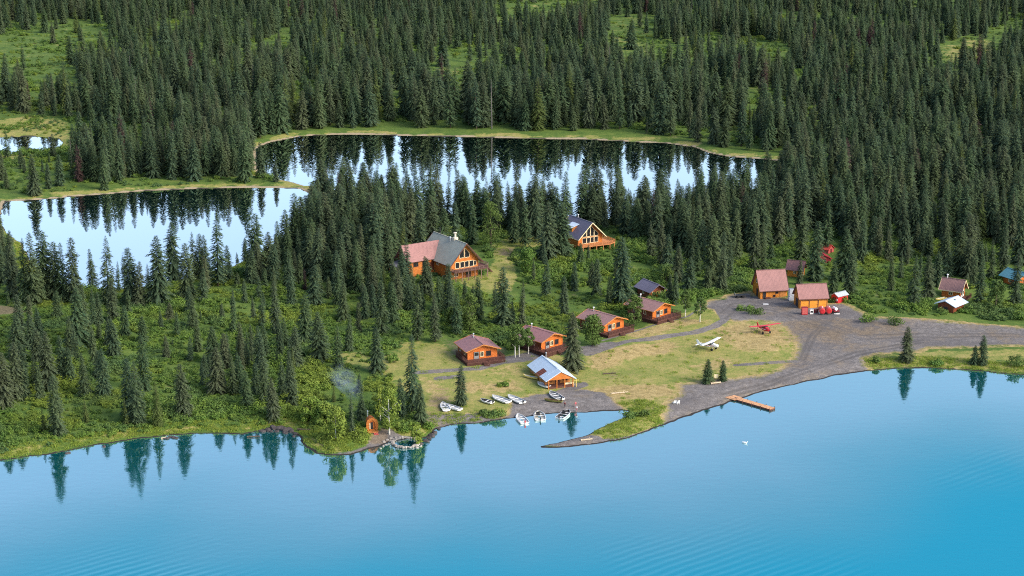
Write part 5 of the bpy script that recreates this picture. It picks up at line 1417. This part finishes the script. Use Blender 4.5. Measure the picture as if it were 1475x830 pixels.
# ---- gear in front of the garage
def gear(name, px, py, label, cat, yaw=0, group=None): return empty(name, place1(px, py), R(yaw), label, cat, group)
g = gear('fuel_cabinet', 1158.5, 453, 'red upright fuel cabinet before the garage doors, left end of the gear', 'cabinet', 4)
MB().box(-.95, -.6, .1, .95, .6, 2.4).build('body', RED, g); MB().box(-.85, -.64, .3, .85, -.605, 2.3).build('door', PINKRED, g)
MB().box(-1.0, -.65, 2.4, 1.0, .65, 2.5).build('lid', DARKRED, g)
for sx in (-.8, .8): MB().box(sx - .1, -.5, -.4, sx + .1, .5, .1).build('leg', DARK, g)
g = gear('white_tank_box', 1168.8, 452, 'white upright chest between the red cabinet and dark drums', 'box', 4)
MB().box(-.55, -.45, 0, .55, .45, 1.5).build('body', WHITE, g); MB().box(-.6, -.5, 1.5, .6, .5, 1.62).build('lid', ALU, g); MB().box(-.4, -.49, .5, .4, -.455, 1.1).build('panel', DARK, g)
for i, (px, py, lab) in enumerate([(1173.5, 450.5, 'dark red drum, left one of the two beside the white chest'), (1177, 450, 'dark red drum, right one of the two beside the white chest')]):
    g = gear('fuel_drum', px, py, lab, 'drum', 0, 'dark red fuel drums'); mb = MB(); mb.tube((0, 0, 0), (0, 0, 1.15), .34, .34, 14)
    mb.build('body', DARKRED, g)
    for z_ in (.05, .4, .78, 1.1): MB().tube((0, 0, z_ - .025), (0, 0, z_ + .025), .37, .37, 14).build('hoop', DARK, g)
for i, (px, py, lab) in enumerate([(1183.5, 452, 'round red fuel tank, left of the two lying end-on'), (1193, 451.5, 'round red fuel tank, right of the two lying end-on')]):
    g = gear('fuel_tank', px, py, lab, 'tank', 0, 'red fuel tanks before the garage')
    MB().tube((0, -1.5, 1.25), (0, 1.5, 1.25), .95, .95, 20).build('tank', PINKRED, g, False)
    MB().tube((0, -1.62, 1.25), (0, -1.5, 1.25), .6, .9, 20).build('end_cap', RED, g)
    for yy in (-1, 1):
        mb = MB(); mb.beam((-.8, yy, .0), (-.5, yy, .6), .14); mb.beam((.8, yy, .0), (.5, yy, .6), .14); mb.beam((-.8, yy, .3), (.8, yy, .3), .1); mb.build('stand', DARK, g)
    MB().tube((.2, 0, 2.15), (.2, 0, 2.5), .12, .12, 8).build('filler_neck', WHITE, g)
g = gear('fuel_trailer', 1202.5, 450.5, 'dark red trailer with white tank top right of the round tanks', 'trailer', 20)
MB().box(-1.0, -1.4, .7, 1.0, 1.4, .95).build('bed', DARKRED, g); MB().tube((0, -.9, 1.45), (0, .9, 1.45), .5, .5, 14).build('tank', WHITE, g)
for sx in (-1.1, 1.1): MB().tube((sx - .1, 0, .42), (sx + .1, 0, .42), .42, .42, 12).build('wheel', RUBBER, g)
MB().beam((0, -1.4, .8), (0, -2.6, .6), .1).build('drawbar', DARK, g)
for px, py, lab in ((1205.5, 452.5, 'white flat sheet lying on the gravel by the red trailer'),(1180.3, 452, 'small white pail on the gravel before the tanks'),(1103, 438.5, 'white board lying on the gravel before the barn')):
    g = gear('white_board' if 'pail' not in lab else 'pail', px, py, lab, 'board' if 'pail' not in lab else 'pail')
    if 'pail' in lab:
        mb = MB(); mb.tube((0, 0, 0), (0, 0, .5), .22, .28, 10); mb.build('body', WHITE, g); MB().beam((-.28, 0, .55), (.28, 0, .55), .04).build('handle', DARK, g)
    else:
        MB().box(-.9, -.5, .04, .9, .5, .12).build('sheet', WHITE, g); MB().box(-.8, -.4, -.05, .8, -.3, .04).build('batten', DECKB, g)
g = gear('tarp_stack', 1139.5, 432, 'grey-white wrapped stack standing between barn and garage', 'stack', 8)
r_ = random.Random(3)
for k in range(3):
    mb = MB(); w = .9 - .08 * k
    mb.add([(x_ * w + r_.uniform(-.1, .1), y_ * .9 + r_.uniform(-.1, .1), z_) for z_ in (1.3 * k, 1.3 * k + 1.22) for x_, y_ in ((-1, -1), (1, -1), (1, 1), (-1, 1))],
           [(3, 2, 1, 0), (4, 5, 6, 7), (0, 1, 5, 4), (1, 2, 6, 5), (2, 3, 7, 6), (3, 0, 4, 7)])
    mb.build('bundle', TARP, g); MB().box(-w * .9, -.7, 1.3 * k + 1.23, w * .9, .7, 1.3 * k + 1.29).build('pallet', GREYM, g)
g = gear('flatbed_trailer', 1066, 428.5, 'dark flatbed trailer parked left of the tall barn', 'trailer', 6)
MB().box(-1.9, -.95, .75, 1.9, .95, .95).build('bed', DARK, g); MB().box(-1.9, -.95, .96, -1.8, .95, 1.5).build('headboard', GREYM, g)
for sx in (-.9, .9):
    for sy in (-1.05, 1.05): MB().tube((sx, sy - .1, .4), (sx, sy + .1, .4), .4, .4, 12).build('wheel', RUBBER, g)
MB().beam((1.9, 0, .8), (3.1, 0, .6), .1).build('drawbar', DARK, g)
# white notice board and log seat between the young spruces, lawn chairs on the beach
g = gear('notice_board', 1031.5, 549, 'white notice board on posts between the two young spruces', 'sign', 8)
MB().box(-.6, -.04, .9, .6, .04, 2.1).build('panel', CREAM, g)
for sx in (-.5, .5): MB().box(sx - .06, .045, -.4, sx + .06, .14, 2.15).build('post', DECKB, g)
g = gear('log_seat', 1031, 553, 'bleached log seat in front of the young spruces', 'log', 18)
MB().tube((-1.6, 0, .3), (1.6, 0, .32), .26, .22, 10).build('log', LOGW, g)
for sx in (-1, 1): MB().box(sx - .15, -.25, -.2, sx + .15, .25, .14).build('rest', BARKM, g)
for px, lab in ((971.5, 'white lawn chair, left one of two above the grassy point'), (976.5, 'white lawn chair, right one of two above the grassy point')):
    g = gear('lawn_chair', px, 582, lab, 'chair', 200, 'white lawn chairs above the beach')
    MB().box(-.35, -.35, .38, .35, .35, .44).build('seat', WHITE, g)
    MB().add([(-.35, .3, .44), (.35, .3, .44), (.35, .55, 1.2), (-.35, .55, 1.2), (-.35, .36, .44), (.35, .36, .44), (.35, .61, 1.2), (-.35, .61, 1.2)], [(0, 1, 2, 3), (7, 6, 5, 4), (0, 4, 5, 1), (1, 5, 6, 2), (2, 6, 7, 3), (3, 7, 4, 0)]).build('backrest', WHITE, g)
    for sx in (-.3, .3):
        for sy in (-.3, .3): MB().box(sx - .04, sy - .04, -.1, sx + .04, sy + .04, .38).build('leg', WHITE, g)
        MB().box(sx - .05, -.35, .62, sx + .05, .4, .68).build('armrest', WHITE, g)
g = gear('porch_bench', 820.5, 556.5, 'light wooden bench in front of the boat house porch, right side', 'bench', 19)
MB().box(-1.4, -.3, .42, 1.4, .3, .5).build('seat', CREAM, g); MB().box(-1.4, .28, .55, 1.4, .36, 1.1).build('backrest', CREAM, g)
for sx in (-1.2, 1.2):
    for sy in (-.22, .22): MB().box(sx - .06, sy - .06, -.2, sx + .06, sy + .06, .42).build('leg', CREAM, g)
g = gear('yellow_post', 830, 557, 'yellow marker post with crossbar right of the boat house', 'post', 10)
MB().box(-.1, -.1, -.4, .1, .1, 2.2).build('post', YELLOWP, g); MB().box(-.7, -.13, 1.9, .7, -.105, 2.1).build('crossbar', YELLOWP, g)
# logs by the water and in the inlet
for px, py, yaw, L_, lab in ((1002, 494, 15, 3.4, None),(893, 567, 12, 5., 'weathered log lying in the dry grass right of the boat house'),(845, 634.5, 12, 3.2, 'bleached driftwood log on the gravel spit'),
                             (878, 539, 8, 4., 'dark log lying across the dry meadow near the path'),(440, 620, -8, 4.5, 'dark driftwood log by the shore rocks'),(365, 630, 5, 3.4, 'driftwood log floating below the dark rocks'),
                             (237, 632, 12, 1.8, 'short grey driftwood snag at the left shoreline rocks'), (1008, 400, 70, 5., None)):
    if not lab: continue
    g = gear('driftwood_log', px, py, lab, 'log', yaw)
    mb = MB(); mb.tube((-L_ / 2, 0, .2), (L_ / 2, .1, .25), .22, .14, 9); mb.build('trunk', LOGW if 'dark' not in lab else BARKM, g)
    mb = MB(); mb.tube((L_ * .15, 0, .25), (L_ * .3, .5, .8), .07, .03, 6); mb.tube((-L_ * .2, 0, .25), (-L_ * .3, -.4, .7), .06, .03, 6); mb.build('branch', LOGW if 'dark' not in lab else BARKM, g)
# a swimming bird far out on the lake
x_, y_ = ground_at(1073, 638.5)
g = empty('water_bird', (float(x_), float(y_), 0), R(-30), 'pale bird with a small wake on the open lake below the dock', 'bird')
def bird_body():
    me = bpy.data.meshes.new('body'); me.from_pydata([(0, 0, .12), (.45, 0, .16), (-.55, 0, .2), (-.85, 0, .3), (.6, 0, .42), (.66, 0, .62), (.86, 0, .58)], [(0, 1), (0, 2), (2, 3), (1, 4), (4, 5), (5, 6)], [])
    o = link(bpy.data.objects.new('body', me)); o.modifiers.new('skin', 'SKIN')
    for i, r in enumerate((.3, .22, .2, .05, .08, .1, .03)): me.skin_vertices[0].data[i].radius = (r, r)
    me.skin_vertices[0].data[0].use_root = True
    s2 = o.modifiers.new('sub', 'SUBSURF'); s2.levels = 1; s2.render_levels = 1
    me.materials.append(WHITE); o.parent = g
bird_body()

# ---- rocks
def rock_mesh(seed, mat):
    r = random.Random(seed); bm = bmesh.new(); bmesh.ops.create_icosphere(bm, subdivisions=2, radius=1)
    o = Vector((r.uniform(0, 50), r.uniform(0, 50), 0))
    for v in bm.verts:
        q = v.co * 1.0
        k = 1 + .28 * math.sin(q.x * 3.1 + o.x) * math.cos(q.y * 2.7 + o.y) + .16 * math.sin(q.z * 5 + o.x) + r.uniform(-.06, .06)
        v.co = Vector((q.x * k, q.y * k * .85, q.z * k * .6))
    me = bpy.data.meshes.new('rock'); bm.to_mesh(me); bm.free(); me.materials.append(mat); return me
ROCKS_D = [rock_mesh(k, DARKSTONE) for k in range(4)]; ROCKS_P = [rock_mesh(9 + k, STONE) for k in range(4)]
DR = [(378,622,.9),(386,620,1.1),(394,618,1.3),(401,618,1.5),(408,619,1.2),(414,620,1.4),(420,622,1.0),(426,625,.9),(399,622,.7),(411,624,.8),(423,629,.6),(391,622,.6)]
for i, (px, py, sz_) in enumerate(DR):
    o = link(bpy.data.objects.new('shore_rock', ROCKS_D[i % 4])); o.location = place1(px, py); o.location.z = max(0.02, o.location.z - .2); o.scale = (sz_, sz_ * .9, sz_); o.rotation_euler = (0, 0, i * 1.3)
    tag(o, f"dark shore rock, {ORD[i]}{'leftmost'} in the black heap left of the sauna point" if True else '', 'rock', 'dark rocks on the shore')
DR2 = [(240,632,.8),(246,630,.6),(252,631,.9),(150,644,.6),(98,653,.7),(606,640,.8),(614,636,1.0),(622,628,1.1),(626,624,.9),(618,632,.8),(632,618,.7)]
ss = sorted(DR2)
for i, (px, py, sz_) in enumerate(ss):
    o = link(bpy.data.objects.new('shore_rock', ROCKS_D[(i + 1) % 4])); o.location = place1(px, py); o.location.z = max(.02, o.location.z - .15); o.scale = (sz_, sz_, sz_ * .9); o.rotation_euler = (0, 0, i * 2.1)
    where = ("by the left shoreline's grassy rim", 0) if px < 300 else ("between stone ring and boat beach", 5)
    tag(o, f"small dark rock, {ORD[i - where[1]]}leftmost {where[0]}", 'rock', 'dark rocks on the shore')
# ring of pale stones built into the water's edge
c = place1(585, 638.5); c.z = 0
g = empty('stone_ring', c, 0, 'ring of pale stones enclosing dark water at the shore right of the sauna', 'stone ring')
mb = MB(); r_ = random.Random(8)
for k in range(64):
    a = 2 * math.pi * k / 64 + r_.uniform(-.04, .04); rr = r_.uniform(.93, 1.08); q = ROCKS_P[k % 4]; s_ = r_.uniform(.28, .5)
    ox, oy, oz = math.cos(a) * 3.5 * rr, math.sin(a) * 3.7 * rr, .18 + r_.uniform(0, .2); th = r_.uniform(0, 6.28); ct, st_ = math.cos(th), math.sin(th)
    mb.add([((v.co.x * ct - v.co.y * st_) * s_ + ox, (v.co.x * st_ + v.co.y * ct) * s_ + oy, v.co.z * s_ + oz) for v in q.vertices], [tuple(p_.vertices) for p_ in q.polygons])
mb.build('stone_wall', STONE, g, fix=False)
n_ = 0
PS = [(566,633),(562,636),(559,640),(570,631),(575,630),(556,641),(552,643),(563,632),(580,630.5),(558,634),(553,637),(548,646),(606,643),(601,645)]
for i, (px, py) in enumerate(sorted(PS)):
    sz_ = .35 + .25 * ((i * 7) % 5) / 5
    o = link(bpy.data.objects.new('pale_rock', ROCKS_P[i % 4])); o.location = place1(px, py); o.scale = (sz_, sz_, sz_); o.rotation_euler = (0, 0, i)
    tag(o, f"pale stone, {ORD[i]}leftmost of those strewn around the stone ring", 'rock', 'pale stones by the stone ring')

# ---- smoke from the sauna chimney
me = bpy.data.meshes.new('smoke'); bm = bmesh.new(); bmesh.ops.create_icosphere(bm, subdivisions=3, radius=1)
for v in bm.verts:
    t = (v.co.z + 1) / 2
    w = .3 + 1.1 * t
    v.co = Vector((v.co.x * 4.2 * w - 11 * t ** 1.4, v.co.y * 4.2 * w + 3 * t, v.co.z * 8))
bm.to_mesh(me); bm.free()
m, nt, b = new_mat('smoke'); nt.nodes.remove(b)
pv = nt.nodes.new('ShaderNodeVolumePrincipled'); pv.inputs['Color'].default_value = (.55, .72, .98, 1)
gen = coords(nt, 'Generated'); vm = nt.nodes.new('ShaderNodeVectorMath'); vm.operation = 'DISTANCE'; vm.inputs[1].default_value = (.5, .5, .5); nt.links.new(gen, vm.inputs[0])
fall = sstep(nt, math_(nt, 'SUBTRACT', .48, vm.outputs['Value']), 0, .4)
nzs = sstep(nt, noise(nt, .35, 3, .6, coords(nt)), .3, .72)
nt.links.new(math_(nt, 'MULTIPLY', math_(nt, 'MULTIPLY', fall, nzs), .13), pv.inputs['Density'])
nt.links.new(pv.outputs[0], nt.nodes['Material Output'].inputs['Volume'])
me.materials.append(m)
o = link(bpy.data.objects.new('smoke', me)); o.location = SAUNA_P + Vector((-2.0, 4.2, 10.5)); tag(o, kind='stuff')


# ================================================================== LIGHT, SKY, CAMERA
SUN_DIR = Vector((.78, -.42, .62)).normalized()
sl = bpy.data.lights.new('sun', 'SUN'); sl.energy = 2.1; sl.angle = R(28); sl.color = (1.0, .92, .81)
so = link(bpy.data.objects.new('sun', sl)); so.rotation_euler = (-SUN_DIR).to_track_quat('-Z', 'Y').to_euler(); so.location = (200, -100, 300)
wd = bpy.data.worlds.new('World'); S.world = wd; wd.use_nodes = True
nt = wd.node_tree; bg = nt.nodes['Background']
sk = nt.nodes.new('ShaderNodeTexSky'); sk.sky_type = 'NISHITA'; sk.sun_disc = False
sk.sun_elevation = math.asin(SUN_DIR.z); sk.sun_rotation = math.atan2(SUN_DIR.x, SUN_DIR.y)
sk.air_density = 1.0; sk.dust_density = 2.5; sk.ozone_density = .7; sk.altitude = 300
nt.links.new(sk.outputs[0], bg.inputs[0]); bg.inputs[1].default_value = .15
cam = bpy.data.cameras.new('camera'); co = link(bpy.data.objects.new('camera', cam))
cam.sensor_width = 36; cam.sensor_fit = 'HORIZONTAL'; cam.lens = 36 * F / 1475; cam.clip_start = 1; cam.clip_end = 20000
co.location = (0, 0, CAM_H); co.rotation_euler = (R(90) - PITCH, 0, 0)
S.camera = co
S.view_settings.view_transform = 'Standard'; S.view_settings.look = 'None'; S.view_settings.gamma = 1; S.view_settings.exposure = 1.0
S.render.engine = 'CYCLES'
S.cycles.max_bounces = 5; S.cycles.diffuse_bounces = 2; S.cycles.glossy_bounces = 2; S.cycles.transmission_bounces = 3; S.cycles.volume_bounces = 0
S.cycles.use_adaptive_sampling = True; S.cycles.adaptive_threshold = .02
S.cycles.pixel_filter_type = 'BLACKMAN_HARRIS'; S.cycles.filter_width = 1.05
S.cycles.use_denoising = False; S.cycles.adaptive_threshold = .008
